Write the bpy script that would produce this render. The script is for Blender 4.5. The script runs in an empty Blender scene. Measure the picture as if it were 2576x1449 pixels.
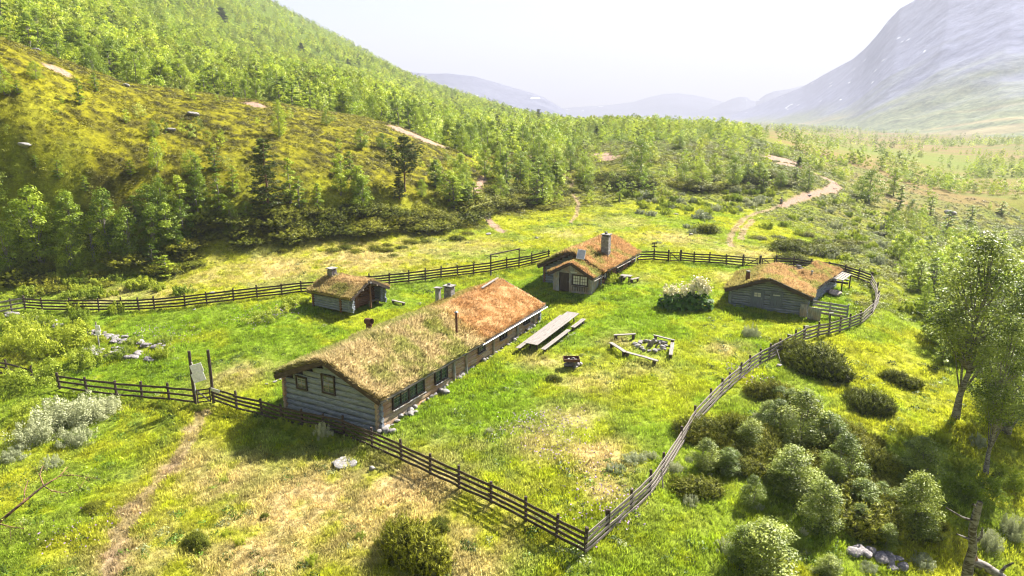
import bpy, bmesh, math, random
import numpy as np
from mathutils import Vector, Matrix
D = bpy.data
SC = bpy.context.scene
COL = SC.collection
R = math.radians
random.seed(7)
RNG = np.random.default_rng(7)

# ------------------------------------------------------------------ camera, sky, sun, exposure
CAM_H = 17.0
PITCH = R(14.2)
FPX, CX, CY = 1717.0, 1288.0, 724.5          # focal length / centre for a frame 2576 wide
cd = D.cameras.new('camera'); cam = D.objects.new('camera', cd); COL.objects.link(cam)
cam.location = (0, 0, CAM_H); cam.rotation_euler = (math.pi/2 - PITCH, 0, 0)
cd.sensor_width = 36; cd.lens = 36*FPX/2576; cd.clip_start = 0.1; cd.clip_end = 40000
SC.camera = cam
SUN_AZ, SUN_EL = R(46), R(43)
w = D.worlds.new('World'); SC.world = w; w.use_nodes = True
nt = w.node_tree; bg = nt.nodes['Background']
sky = nt.nodes.new('ShaderNodeTexSky'); sky.sky_type = 'NISHITA'; sky.sun_disc = False
sky.sun_elevation = SUN_EL; sky.sun_rotation = SUN_AZ; sky.altitude = 900
sky.air_density = 1.0; sky.dust_density = 2.2; sky.ozone_density = 1.5
nt.links.new(sky.outputs[0], bg.inputs[0]); bg.inputs[1].default_value = 0.035
sd = D.lights.new('sun', 'SUN'); sun = D.objects.new('sun', sd); COL.objects.link(sun)
sd.energy = 5.0; sd.angle = R(0.5); sd.color = (1.0, 0.94, 0.82)
SUNV = Vector((math.sin(SUN_AZ)*math.cos(SUN_EL), math.cos(SUN_AZ)*math.cos(SUN_EL), math.sin(SUN_EL)))
sun.rotation_euler = SUNV.to_track_quat('Z', 'Y').to_euler()
sun.location = (60, 60, 90)
SC.view_settings.view_transform = 'Standard'; SC.view_settings.look = 'None'
SC.view_settings.exposure = 2.58; SC.view_settings.gamma = 1.0
SC.render.engine = 'CYCLES'
cy = SC.cycles
cy.use_denoising = True; cy.max_bounces = 6; cy.diffuse_bounces = 3; cy.glossy_bounces = 2
cy.transmission_bounces = 4; cy.volume_bounces = 0; cy.transparent_max_bounces = 6
SC.render.filter_size = 1.15; cy.filter_width = 1.15
cy.sample_clamp_indirect = 6; cy.use_adaptive_sampling = True; cy.adaptive_threshold = 0.02
HAZE_DENSITY = 0.00030

# ------------------------------------------------------------------ small maths
cP, sP = math.cos(PITCH), math.sin(PITCH)
def ray(px, py):
    u = (px-CX)/FPX; v = (CY-py)/FPX
    return np.array([u, cP+v*sP, -sP+v*cP])
def az_of(px, py):
    d = ray(px, py); return math.atan2(d[0], d[1])
def proj(x, y, z):
    z = z-CAM_H; Z = y*cP-z*sP; Y = y*sP+z*cP
    return CX+FPX*x/Z, CY-FPX*Y/Z
def h2(ix, iy, s):
    n = (ix.astype(np.int64)*374761393 + iy.astype(np.int64)*668265263 + s*974634777) & 0xffffffff
    n = ((n ^ (n >> 13))*1274126177) & 0xffffffff
    n = n ^ (n >> 16)
    return (n & 0xffff)/65535.0
def vnoise(x, y, s=0):
    x = np.asarray(x, float); y = np.asarray(y, float)
    ix = np.floor(x); iy = np.floor(y); fx = x-ix; fy = y-iy
    fx = fx*fx*(3-2*fx); fy = fy*fy*(3-2*fy)
    a = h2(ix, iy, s); b = h2(ix+1, iy, s); c = h2(ix, iy+1, s); d = h2(ix+1, iy+1, s)
    return (a*(1-fx)+b*fx)*(1-fy)+(c*(1-fx)+d*fx)*fy
def fbm(x, y, s=0, o=4):
    t = 0; am = .5; f = 1; n = 0
    for i in range(o):
        t = t+am*vnoise(np.asarray(x)*f+i*17.3, np.asarray(y)*f+i*9.1, s+i); n += am; am *= .5; f *= 2.03
    return t/n
def sstep(a, b, x):
    t = np.clip((x-a)/(b-a), 0, 1); return t*t*(3-2*t)
def lerp(a, b, t):
    return a+(b-a)*t

# ------------------------------------------------------------------ terrain height field (real heights, one function for everything)
COLS = [-250, 0, 300, 600, 750, 900, 1020, 1120, 1300, 1450, 1600, 1800, 2000, 2200, 2400, 2576, 2800]
def rowz(py, z):
    out = []
    for i, p in enumerate(COLS):
        y = py[i] if isinstance(py, list) else py
        d = ray(p, y); t = (z[i]-CAM_H)/d[2]; out.append((math.atan2(d[0], d[1]), t*math.hypot(d[0], d[1]), z[i]))
    return np.array(out)
def rowd(py, dist):
    out = []
    for i, p in enumerate(COLS):
        d = ray(p, py[i]); h = math.hypot(d[0], d[1]); out.append((math.atan2(d[0], d[1]), dist[i], CAM_H+d[2]/h*dist[i]))
    return np.array(out)
def rowx(dist, z):
    return np.array([(az_of(p, 500), dist[i], z[i]) for i, p in enumerate(COLS)])
rows = []
rows.append(rowx([7]*17, [-5]*17))
#               -250   0    300   600  750  900  1020  1120 1300 1450 1600 1800 2000 2200 2400 2576 2800
rows.append(rowz(1440, [-4, -4, -3.6, -3.2, -3, -2.8, -2.6, -2.5, -2.2, -2, -2, -2.3, -2.8, -3.4, -4.2, -5, -6]))
rows.append(rowz(1200, [-4, -4, -3.5, -2.9, -2.7, -2.4, -2.2, -2, -1.7, -1.5, -1.5, -1.7, -2.1, -2.4, -2.8, -3.6, -5]))
rows.append(rowz(1020, [-3.6, -3.4, -3, -2.4, -2.2, -2.0, -1.9, -1.8, -1.5, -1.3, -1.2, -1.1, -1.2, -1.5, -1.8, -2.8, -4]))
rows.append(rowz(800, [-1.6, -1.5, -1.2, -.9, -.8, -.9, -1.1, -1.1, -.9, -.5, -.2, -.3, -.4, -.6, -2.0, -4.5, -7]))
rows.append(rowz(680, [1.0, .8, .4, .4, .3, .4, .4, .4, .5, .7, .8, .7, .4, -.8, -4.5, -9, -11]))
rows.append(rowz([640, 640, 640, 620, 610, 600, 590, 575, 560, 540, 530, 520, 540, 560, 570, 560, 560],
                 [2.2, 2.2, 2.0, 2, 1.9, 1.8, 1.8, 1.8, 1.8, 2, 2, 1.5, 0, -3, -9, -13, -14]))
rows.append(rowd([390, 400, 420, 430, 435, 440, 455, 470, 460, 440, 430, 440, 430, 480, 500, 500, 500],
                 [92, 92, 92, 93, 95, 98, 101, 105, 125, 145, 142, 150, 165, 200, 245, 262, 262]))
rows.append(rowd([30, 95, 205, 250, 268, 290, 325, 370, 395, 380, 370, 370, 400, 420, 430, 430, 430],
                 [124, 124, 126, 128, 132, 138, 136, 132, 152, 175, 175, 182, 200, 260, 392, 392, 392]))
rH = rows[-1]
rows.append(np.array([(a, d*1.07, z-(1.6 if i < 8 else -.4)) for i, (a, d, z) in enumerate(rH)]))
rows.append(rowd([-20, 55, 150, 200, 215, 238, 280, 322, 345, 332, 322, 328, 362, 385, 390, 385, 385],
                 [165, 165, 185, 192, 196, 200, 196, 192, 212, 240, 232, 235, 285, 420, 549, 570, 570]))
rows.append(rowd([-250, -100, -10, 118, 158, 196, 240, 280, 310, 318, 318, 325, 348, 352, 360, 360, 360],
                 [300, 300, 320, 380, 380, 380, 360, 345, 335, 335, 305, 300, 480, 800, 783, 783, 783]))
rows.append(rowd([-420, -300, -160, 22, 92, 152, 204, 240, 284, 322, 330, 330, 326, 345, 345, 345, 345],
                 [1200, 1200, 1300, 1450, 1350, 1250, 1150, 1000, 720, 520, 460, 450, 620, 1150, 1150, 1150, 1150]))
rK = rows[-1]
rows.append(np.array([(a, d*1.5+60, (z*.8 if i < 8 else min(z*.5, -6) if i < 13 else -13)) for i, (a, d, z) in enumerate(rK)]))
rows.append(rowx([3600]*17, [300, 300, 300, 240, 190, 120, 60, 10, -13, -13, -13, -13, -13, -13, -13, -13, -13]))
rows.append(rowx([9500]*17, [50, 50, 50, 40, 20, 0, -13, -13, -13, -13, -13, -13, -13, -13, -13, -13, -13]))
AZT = np.radians(np.arange(-60, 60.01, .25)); LDT = np.linspace(math.log(7), math.log(9400), 720)
def pchip(xk, yk, x):
    h = np.diff(xk); dl = np.diff(yk)/h; m = np.zeros_like(yk)
    for i in range(1, len(xk)-1):
        if dl[i-1]*dl[i] > 0:
            w1 = 2*h[i]+h[i-1]; w2 = h[i]+2*h[i-1]; m[i] = (w1+w2)/(w1/dl[i-1]+w2/dl[i])
    m[0] = dl[0]; m[-1] = dl[-1]
    k = np.clip(np.searchsorted(xk, x)-1, 0, len(h)-1); t = (x-xk[k])/h[k]; hk = h[k]
    return ((1+2*t)*(1-t)**2*yk[k]+t*(1-t)**2*hk*m[k]+t*t*(3-2*t)*yk[k+1]+t*t*(t-1)*hk*m[k+1])
def build_table():
    dk = np.array([np.interp(AZT, r[:, 0], r[:, 1]) for r in rows])
    zk = np.array([np.interp(AZT, r[:, 0], r[:, 2]) for r in rows])
    for k in range(1, len(rows)): dk[k] = np.maximum(dk[k], dk[k-1]*1.02)
    T = np.zeros((len(AZT), len(LDT))); E_ = np.exp(LDT)
    for i in range(len(AZT)): T[i] = pchip(np.log(dk[:, i]), zk[:, i], LDT)
    def blur(T, n, ax):
        kk = np.hanning(2*n+3)[1:-1]; kk /= kk.sum(); P = np.pad(T, [(n, n) if a == ax else (0, 0) for a in (0, 1)], mode='edge')
        return sum(kk[j]*(P[j:j+T.shape[0], :] if ax == 0 else P[:, j:j+T.shape[1]]) for j in range(2*n+1))
    return blur(blur(T, 5, 0), 4, 1), dk
TAB, DK = build_table()
def zbase(x, y):
    x = np.asarray(x, float); y = np.asarray(y, float)
    az = np.arctan2(x, y); ld = np.log(np.maximum(np.hypot(x, y), 7.001))
    i = np.clip((az-AZT[0])/(AZT[1]-AZT[0]), 0, len(AZT)-1.001); j = np.clip((ld-LDT[0])/(LDT[1]-LDT[0]), 0, len(LDT)-1.001)
    a = i.astype(int); b = j.astype(int); u = i-a; v = j-b
    return (TAB[a, b]*(1-u)+TAB[a+1, b]*u)*(1-v)+(TAB[a, b+1]*(1-u)+TAB[a+1, b+1]*u)*v
def rowdist(k, x, y):
    return np.interp(np.arctan2(x, y), AZT, DK[k])
def ground(x, y):
    x = np.asarray(x, float); y = np.asarray(y, float); d = np.hypot(x, y)
    z = zbase(x, y)
    farm = 1-sstep(.95, 1.15, d/rowdist(6, x, y))
    z = z + (fbm(x/2.2, y/2.2, 3, 3)-.5)*.16 + (fbm(x/9, y/9, 5, 2)-.5)*.35*farm
    hill = sstep(1.0, 1.3, d/rowdist(6, x, y))*(1-.75*sstep(.15, .4, np.arctan2(x, y)))
    z = z + hill*((fbm(x/7, y/7, 11, 2)-.5)*.7+(fbm(x/1.7, y/1.7, 12, 3)-.5)*.55)
    z = z + sstep(180, 500, d)*(1-.85*sstep(.2, .35, np.arctan2(x, y)))*(fbm(x/60, y/60, 21, 4)-.5)*10
    return z
def hit(px, py, zo=0.0):
    d = ray(px, py); h = math.hypot(d[0], d[1]); ts = np.exp(np.linspace(math.log(9), math.log(8000), 1500))/h
    P = d[None, :]*ts[:, None]; P[:, 2] += CAM_H
    g = ground(P[:, 0], P[:, 1])+zo
    k = np.argmax(P[:, 2] < g)
    if k == 0: k = len(ts)-1
    a, b = ts[k-1], ts[k]
    for _ in range(14):
        m = (a+b)/2; q = d*m
        if q[2]+CAM_H < float(ground(q[0], q[1]))+zo: b = m
        else: a = m
    q = d*b
    return Vector((q[0], q[1], float(ground(q[0], q[1]))))
def gz(x, y): return float(ground(x, y))

# ------------------------------------------------------------------ objects and tags
def link(o): COL.objects.link(o); return o
def tag(o, label, cat, group=None, kind=None):
    if label: o['label'] = label
    if cat: o['category'] = cat
    if group: o['group'] = group
    if kind: o['kind'] = kind
    return o
def thing(name, loc, label, cat, group=None, rz=0.0):
    o = link(D.objects.new(name, None)); o.location = loc; o.rotation_euler = (0, 0, rz)
    o.empty_display_size = .3
    return tag(o, label, cat, group)
def mesh_np(name, V, F, mats=(), smooth=False, uv=None, col=None, attrs=None, fmat=None):
    """V (n,3); F (m,k) constant size or list of arrays"""
    me = D.meshes.new(name); V = np.asarray(V, np.float32)
    Fl = F if isinstance(F, list) else [F]
    Fl = [np.asarray(f, np.int32) for f in Fl if len(f)]
    lv = np.concatenate([f.ravel() for f in Fl]); tot = np.concatenate([np.full(len(f), f.shape[1], np.int32) for f in Fl])
    st = np.concatenate([[0], np.cumsum(tot)[:-1]]).astype(np.int32)
    me.vertices.add(len(V)); me.vertices.foreach_set('co', V.ravel())
    me.loops.add(len(lv)); me.loops.foreach_set('vertex_index', lv)
    me.polygons.add(len(tot)); me.polygons.foreach_set('loop_start', st); me.polygons.foreach_set('loop_total', tot)
    if smooth: me.polygons.foreach_set('use_smooth', np.ones(len(tot), bool))
    if fmat is not None: me.polygons.foreach_set('material_index', np.asarray(fmat, np.int32))
    if uv is not None:
        l = me.uv_layers.new(name='UVMap'); l.data.foreach_set('uv', np.asarray(uv, np.float32)[lv].ravel())
    if col is not None:
        a = me.color_attributes.new('col', 'FLOAT_COLOR', 'POINT')
        c = np.ones((len(V), 4), np.float32); c[:, :3] = col; a.data.foreach_set('color', c.ravel())
    for m in mats: me.materials.append(m)
    me.update(calc_edges=True); me.validate()
    return me
def obj(name, me, parent=None, loc=None):
    o = link(D.objects.new(name, me))
    if parent: o.parent = parent
    if loc is not None: o.location = loc
    return o

# ------------------------------------------------------------------ materials
def newmat(name):
    m = D.materials.new(name); m.use_nodes = True; n = m.node_tree
    for x in list(n.nodes): n.nodes.remove(x)
    out = n.nodes.new('ShaderNodeOutputMaterial'); b = n.nodes.new('ShaderNodeBsdfPrincipled'); n.links.new(b.outputs[0], out.inputs[0])
    b.inputs['Roughness'].default_value = .85; b.inputs['Specular IOR Level'].default_value = .25
    return m, n, b, out
def N(n, t, **k):
    x = n.nodes.new(t)
    for a, v in k.items():
        if a[0] == '_': x.inputs[a[1:]].default_value = v
        else: setattr(x, a, v)
    return x
def ramp(n, fac, stops):
    r = n.nodes.new('ShaderNodeValToRGB'); e = r.color_ramp.elements
    while len(e) < len(stops): e.new(.5)
    for i, (p, c) in enumerate(stops): e[i].position = p; e[i].color = (*c, 1)
    n.links.new(fac, r.inputs[0]); return r
def mixc(n, fac, a, b, mode='MIX'):
    x = n.nodes.new('ShaderNodeMix'); x.data_type = 'RGBA'; x.blend_type = mode
    for s, v in ((0, fac), (6, a), (7, b)):
        if hasattr(v, 'links') or hasattr(v, 'is_linked'): n.links.new(v, x.inputs[s])
        else: x.inputs[s].default_value = v if s == 0 else (*v, 1)
    return x.outputs[2]
def bump(n, b, h, s=.5, d=.05):
    x = n.nodes.new('ShaderNodeBump'); x.inputs['Strength'].default_value = s; x.inputs['Distance'].default_value = d
    n.links.new(h, x.inputs['Height']); n.links.new(x.outputs[0], b.inputs['Normal'])

def leaf_mat(name, c1, c2, trans=.35, gloss=.35, instanced=False, vary=.25):
    m, n, b, out = newmat(name)
    geo = N(n, 'ShaderNodeNewGeometry'); info = N(n, 'ShaderNodeObjectInfo')
    at = N(n, 'ShaderNodeAttribute', attribute_name='col')
    c = mixc(n, at.outputs['Fac'], c1, c2)
    hsv = N(n, 'ShaderNodeHueSaturation'); n.links.new(c, hsv.inputs['Color'])
    mr = N(n, 'ShaderNodeMapRange'); n.links.new(info.outputs['Random'], mr.inputs[0]); mr.inputs[3].default_value = 1-vary; mr.inputs[4].default_value = 1+vary
    n.links.new(mr.outputs[0], hsv.inputs['Value'])
    mr2 = N(n, 'ShaderNodeMapRange'); n.links.new(info.outputs['Random'], mr2.inputs[0]); mr2.inputs[3].default_value = .515; mr2.inputs[4].default_value = .485
    n.links.new(mr2.outputs[0], hsv.inputs['Hue'])
    co = hsv.outputs[0]
    if instanced:
        ia = N(n, 'ShaderNodeAttribute', attribute_name='tint', attribute_type='INSTANCER')
        co = mixc(n, 1.0, co, ia.outputs['Color'], 'MULTIPLY')
    n.links.new(co, b.inputs['Base Color']); b.inputs['Roughness'].default_value = .48; b.inputs['Specular IOR Level'].default_value = gloss
    tr = N(n, 'ShaderNodeBsdfTranslucent'); n.links.new(co, tr.inputs[0])
    mx = N(n, 'ShaderNodeMixShader'); mx.inputs[0].default_value = trans
    n.links.new(b.outputs[0], mx.inputs[1]); n.links.new(tr.outputs[0], mx.inputs[2]); n.links.new(mx.outputs[0], out.inputs[0])
    return m
def wood_mat(name, dark, mid, light, warm=None, bs=.6, scale=1.0):
    m, n, b, out = newmat(name)
    uv = N(n, 'ShaderNodeUVMap'); mp = N(n, 'ShaderNodeMapping'); n.links.new(uv.outputs[0], mp.inputs[0]); mp.inputs['Scale'].default_value = (1.1*scale, 16*scale, 1)
    no = N(n, 'ShaderNodeTexNoise', _Scale=1.6, _Detail=6.0, _Roughness=.65); n.links.new(mp.outputs[0], no.inputs['Vector'])
    r = ramp(n, no.outputs['Fac'], [(.28, dark), (.5, mid), (.72, light)])
    tc = N(n, 'ShaderNodeTexCoord'); n2 = N(n, 'ShaderNodeTexNoise', _Scale=1.3, _Detail=3.0); n.links.new(tc.outputs['Object'], n2.inputs['Vector'])
    c = r.outputs[0]
    if warm: 
        r2 = ramp(n, n2.outputs['Fac'], [(.42, (0, 0, 0)), (.6, (1, 1, 1))]); c = mixc(n, r2.outputs[0], c, mixc(n, .55, c, warm))
    n.links.new(c, b.inputs['Base Color']); bump(n, b, no.outputs['Fac'], bs, .03)
    return m
def stone_mat(name, c1, c2, c3, sc=3.0, lich=.5):
    m, n, b, out = newmat(name)
    tc = N(n, 'ShaderNodeTexCoord'); no = N(n, 'ShaderNodeTexNoise', _Scale=sc, _Detail=8.0, _Roughness=.6); n.links.new(tc.outputs['Object'], no.inputs['Vector'])
    r = ramp(n, no.outputs['Fac'], [(.3, c1), (.52, c2), (.7, c3)]); n.links.new(r.outputs[0], b.inputs['Base Color'])
    bump(n, b, no.outputs['Fac'], .7, .05); return m
def flat_mat(name, c, rough=.8, spec=.25, metal=0, nz=.15, sc=6):
    m, n, b, out = newmat(name)
    tc = N(n, 'ShaderNodeTexCoord'); no = N(n, 'ShaderNodeTexNoise', _Scale=float(sc), _Detail=4.0); n.links.new(tc.outputs['Object'], no.inputs['Vector'])
    r = ramp(n, no.outputs['Fac'], [(.25, tuple(x*(1-nz*2) for x in c)), (.75, tuple(min(1, x*(1+nz)) for x in c))]); n.links.new(r.outputs[0], b.inputs['Base Color'])
    b.inputs['Roughness'].default_value = rough; b.inputs['Specular IOR Level'].default_value = spec; b.inputs['Metallic'].default_value = metal
    return m
def blade_mat(name, inst=False, trans=.5):
    m, n, b, out = newmat(name)
    if inst:
        at = N(n, 'ShaderNodeAttribute', attribute_name='tint', attribute_type='INSTANCER')
        a2 = N(n, 'ShaderNodeAttribute', attribute_name='col'); c = mixc(n, 1.0, at.outputs['Color'], a2.outputs['Color'], 'MULTIPLY')
    else:
        at = N(n, 'ShaderNodeAttribute', attribute_name='col'); c = at.outputs['Color']
    n.links.new(c, b.inputs['Base Color']); b.inputs['Roughness'].default_value = .6
    tr = N(n, 'ShaderNodeBsdfTranslucent'); n.links.new(c, tr.inputs[0])
    mx = N(n, 'ShaderNodeMixShader'); mx.inputs[0].default_value = trans
    n.links.new(b.outputs[0], mx.inputs[1]); n.links.new(tr.outputs[0], mx.inputs[2]); n.links.new(mx.outputs[0], out.inputs[0])
    return m
M = {}
M['birch'] = leaf_mat('birch_leaf', (.12, .19, .008), (.32, .40, .035), .42, .22, False, .38)
M['birch_near'] = leaf_mat('birch_leaf_near', (.03, .06, .004), (.29, .36, .055), .38, .25)
M['birch_in'] = leaf_mat('birch_leaf_far', (.19, .27, .012), (.38, .46, .04), .42, .2, True)
M['willow'] = leaf_mat('willow_leaf', (.20, .23, .10), (.44, .46, .28), .25, .15)
M['shrub'] = leaf_mat('shrub_leaf', (.15, .21, .010), (.36, .42, .045), .4, .15)
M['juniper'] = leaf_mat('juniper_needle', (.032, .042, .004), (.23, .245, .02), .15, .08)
M['pine'] = leaf_mat('pine_needle', (.03, .05, .006), (.11, .14, .02), .12, .2)
M['heath'] = leaf_mat('heath_leaf', (.7, .7, .7), (1.25, 1.25, 1.25), .2, .15, True, .2)
M['rhubarb'] = leaf_mat('big_leaf', (.03, .09, .008), (.10, .20, .02), .35, .25)
M['nettle'] = leaf_mat('nettle_leaf', (.02, .09, .03), (.05, .16, .04), .25, .4)
M['cream'] = flat_mat('cream_flower', (.80, .74, .50))
M['lilac'] = flat_mat('lilac_flower', (.30, .20, .34))
M['blade'] = blade_mat('turf_blade')
M['grass'] = blade_mat('grass_blade', True)
M['bark'] = None
def bark_mat(name, base, dark):
    m, n, b, out = newmat(name)
    tc = N(n, 'ShaderNodeTexCoord'); mp = N(n, 'ShaderNodeMapping'); n.links.new(tc.outputs['Object'], mp.inputs[0]); mp.inputs['Scale'].default_value = (3, 3, 9)
    no = N(n, 'ShaderNodeTexNoise', _Scale=1.2, _Detail=5.0); n.links.new(mp.outputs[0], no.inputs['Vector'])
    r = ramp(n, no.outputs['Fac'], [(.42, dark), (.55, base)]); n.links.new(r.outputs[0], b.inputs['Base Color']); bump(n, b, no.outputs['Fac'], .6, .03)
    return m
M['bark'] = bark_mat('birch_bark', (.24, .22, .20), (.10, .085, .075))
M['bark_dark'] = bark_mat('pine_bark', (.22, .12, .07), (.06, .04, .03))
M['bark_grey'] = bark_mat('dead_bark', (.17, .155, .145), (.05, .04, .035))
M['wood_grey'] = wood_mat('weathered_skylit_log', (.03, .034, .045), (.17, .195, .24), (.42, .43, .46))  # weathered grey, with the blue skylight of shaded walls put into the colour
M['wood_side'] = wood_mat('sunlit_side_log', (.09, .05, .03), (.32, .24, .165), (.62, .55, .46), (.34, .17, .07))  # brown and ochre logs, lightened so the colour carries the grazing sun
M['wood_brown'] = wood_mat('brown_log', (.05, .025, .015), (.15, .075, .04), (.28, .16, .10))
M['wood_board'] = wood_mat('grey_board', (.05, .045, .045), (.23, .235, .25), (.54, .51, .46), (.30, .20, .09))
M['wood_dark'] = wood_mat('dark_board', (.025, .018, .015), (.055, .04, .032), (.10, .075, .06))
M['fence_backlit'] = wood_mat('fence_wood_backlit', (.018, .012, .010), (.05, .035, .028), (.12, .09, .07))  # fence wood seen against the light, its shade put into the colour
M['fence_sunlit'] = wood_mat('fence_wood_sunlit', (.06, .045, .035), (.20, .17, .15), (.34, .31, .28))  # same fence wood on the sun side, sunlight put into the colour
M['bench'] = wood_mat('bench_wood', (.10, .085, .075), (.20, .18, .165), (.30, .275, .26))
M['door_blue'] = wood_mat('blue_grey_door', (.07, .08, .10), (.12, .14, .18), (.19, .21, .26))
M['stone'] = stone_mat('rock', (.09, .085, .085), (.20, .19, .185), (.34, .31, .30))
M['stone_dark'] = stone_mat('rock_dark', (.07, .065, .07), (.17, .155, .16), (.34, .31, .31))
M['stone_red'] = stone_mat('boulder', (.16, .13, .11), (.30, .25, .22), (.42, .37, .33))
M['metal'] = flat_mat('grey_metal', (.25, .26, .27), .45, .5, .5)
M['rust'] = flat_mat('rusty_iron', (.12, .055, .035), .7, .3, .3)
M['white'] = flat_mat('white_board', (.78, .75, .78), .6)
M['sign'] = flat_mat('sign_board', (.5, .5, .48), .8)
M['glass'] = flat_mat('window_glass', (.06, .09, .075), .12, .6, 0, .3, 3)
M['curtain'] = flat_mat('white_curtain', (.5, .48, .42), .35, .5, 0, .1, 4)
M['frame'] = flat_mat('window_frame', (.04, .03, .025), .7)
M['frame_green'] = flat_mat('green_sash', (.14, .18, .12), .6)
M['sod'] = None
def vcol_mat(name, bumpd=.06, nsc=5.0, lo=.6, hi=1.35, rough=.95):
    m, n, b, out = newmat(name)
    at = N(n, 'ShaderNodeAttribute', attribute_name='col')
    geo = N(n, 'ShaderNodeNewGeometry')
    no = N(n, 'ShaderNodeTexNoise', _Scale=nsc, _Detail=6.0, _Roughness=.7); n.links.new(geo.outputs['Position'], no.inputs['Vector'])
    mr = N(n, 'ShaderNodeMapRange'); n.links.new(no.outputs['Fac'], mr.inputs[0]); mr.inputs[1].default_value = .3; mr.inputs[2].default_value = .7; mr.inputs[3].default_value = lo; mr.inputs[4].default_value = hi
    cb = N(n, 'ShaderNodeCombineColor'); 
    for i in range(3): n.links.new(mr.outputs[0], cb.inputs[i])
    c = mixc(n, 1.0, at.outputs['Color'], cb.outputs[0], 'MULTIPLY')
    n.links.new(c, b.inputs['Base Color']); b.inputs['Roughness'].default_value = rough; b.inputs['Specular IOR Level'].default_value = .05
    bump(n, b, no.outputs['Fac'], .8, bumpd)
    return m
M['ground'] = vcol_mat('ground_cover', .12, 3.0, .5, 1.5)
M['sod'] = vcol_mat('roof_sod', .08, 6.0)
M['path'] = vcol_mat('gravel', .03, 8.0, .8, 1.2)

# ------------------------------------------------------------------ mesh builder for timber things (uv runs along the grain)
class MB:
    def __init__(s): s.v = []; s.f = []; s.uv = []; s.n = 0
    def add(s, V, F, UV):
        s.v.append(np.asarray(V, float)); s.uv.append(np.asarray(UV, float)); s.f += [tuple(i+s.n for i in f) for f in F]; s.n += len(V)
    def prism(s, a, b, pa, pb=None, up=None, seg=1, jit=0.0):
        """sweep polygon pa (list of (side, up)) from a to b"""
        a = Vector(a); b = Vector(b); d = (b-a); L = d.length or 1e-6; d.normalize()
        up = Vector(up) if up else (Vector((0, 0, 1)) if abs(d.z) < .9 else Vector((0, 1, 0)))
        sx = d.cross(up).normalized(); uz = sx.cross(d).normalized(); pb = pb or pa
        k = len(pa); V = []; UV = []; F = []; ro = random.random()*50
        per = 0
        for j in range(seg+1):
            t = j/seg; c = a.lerp(b, t)
            if 0 < j < seg and jit: c = c+sx*random.uniform(-jit, jit)+uz*random.uniform(-jit, jit)
            acc = 0
            for i in range(k):
                x = pa[i][0]*(1-t)+pb[i][0]*t; y = pa[i][1]*(1-t)+pb[i][1]*t
                V.append(c+sx*x+uz*y); UV.append((t*L+ro, ro+i*.11))
        for j in range(seg):
            for i in range(k): F.append((j*k+i, j*k+(i+1) % k, (j+1)*k+(i+1) % k, (j+1)*k+i))
        F.append(tuple(reversed(range(k)))); F.append(tuple(seg*k+i for i in range(k)))
        s.add(V, F, UV)
    def bar(s, a, b, w, h, up=None, seg=1, jit=0, bev=.12):
        w2, h2_ = w/2, h/2; e = min(w2, h2_)*bev*2
        p = [(-w2+e, -h2_), (w2-e, -h2_), (w2, -h2_+e), (w2, h2_-e), (w2-e, h2_), (-w2+e, h2_), (-w2, h2_-e), (-w2, -h2_+e)]
        s.prism(a, b, p, None, up, seg, jit)
    def log(s, a, b, w, h, k=8, seg=3, jit=.01, up=None, tip=1.0):
        p = [(w/2*math.cos(2*math.pi*(i+.5)/k), h/2*math.sin(2*math.pi*(i+.5)/k)) for i in range(k)]
        q = [(x*tip, y*tip) for x, y in p]
        s.prism(a, b, p, q, up, seg, jit)
    def box(s, c, sz, rz=0.0):
        c = Vector(c); x, y, z = sz; d = Vector((math.cos(rz), math.sin(rz), 0)); e = Vector((-math.sin(rz), math.cos(rz), 0))
        if x >= y and x >= z: s.bar(c-d*x/2, c+d*x/2, y, z)
        elif y >= x and y >= z: s.bar(c-e*y/2, c+e*y/2, x, z)
        else:
            s.bar(c-Vector((0, 0, z/2)), c+Vector((0, 0, z/2)), x, y, up=e)
    def quad(s, p):
        u = (Vector(p[1])-Vector(p[0])).length; v = (Vector(p[3])-Vector(p[0])).length; r = random.random()*9
        s.add([Vector(x) for x in p], [(0, 1, 2, 3)], [(r, r), (r+u, r), (r+u, r+v), (r, r+v)])
    def build(s, name, mat, parent=None, loc=None, smooth=False):
        V = np.concatenate(s.v); UV = np.concatenate(s.uv)
        me = D.meshes.new(name); me.from_pydata([tuple(x) for x in V], [], s.f)
        l = me.uv_layers.new(name='UVMap'); idx = np.zeros(len(me.loops), np.int32); me.loops.foreach_get('vertex_index', idx)
        l.data.foreach_set('uv', UV[idx].astype(np.float32).ravel()); me.materials.append(mat)
        if smooth: me.polygons.foreach_set('use_smooth', np.ones(len(me.polygons), bool))
        me.update(); return obj(name, me, parent, loc)

# ------------------------------------------------------------------ leaf and blade geometry
def unit(v): return v/np.maximum(np.linalg.norm(v, axis=1, keepdims=True), 1e-9)
def leaves(P, nrm, size, aspect=.6, rng=RNG, dirv=None, jit=.35, val=None):
    """rhombic leaves around points P; returns V,F,col"""
    n = len(P); nrm = unit(nrm+rng.normal(0, .55, (n, 3)))
    d = rng.normal(0, 1, (n, 3)) if dirv is None else dirv+rng.normal(0, jit, (n, 3))
    d = unit(d-nrm*(d*nrm).sum(1, keepdims=True)); s = np.cross(nrm, d)
    sz = (size*rng.uniform(.6, 1.35, n))[:, None]
    V = np.stack([P-d*sz*.5, P+s*sz*aspect*.5+d*sz*.05, P+d*sz*.6, P-s*sz*aspect*.5+d*sz*.05], 1).reshape(-1, 3)
    F = np.arange(n*4).reshape(n, 4)
    c = rng.random(n) if val is None else np.clip(val+rng.normal(0, .15, n), 0, 1)
    return V, F, np.repeat(c, 4)[:, None]*np.ones(3)
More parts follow.
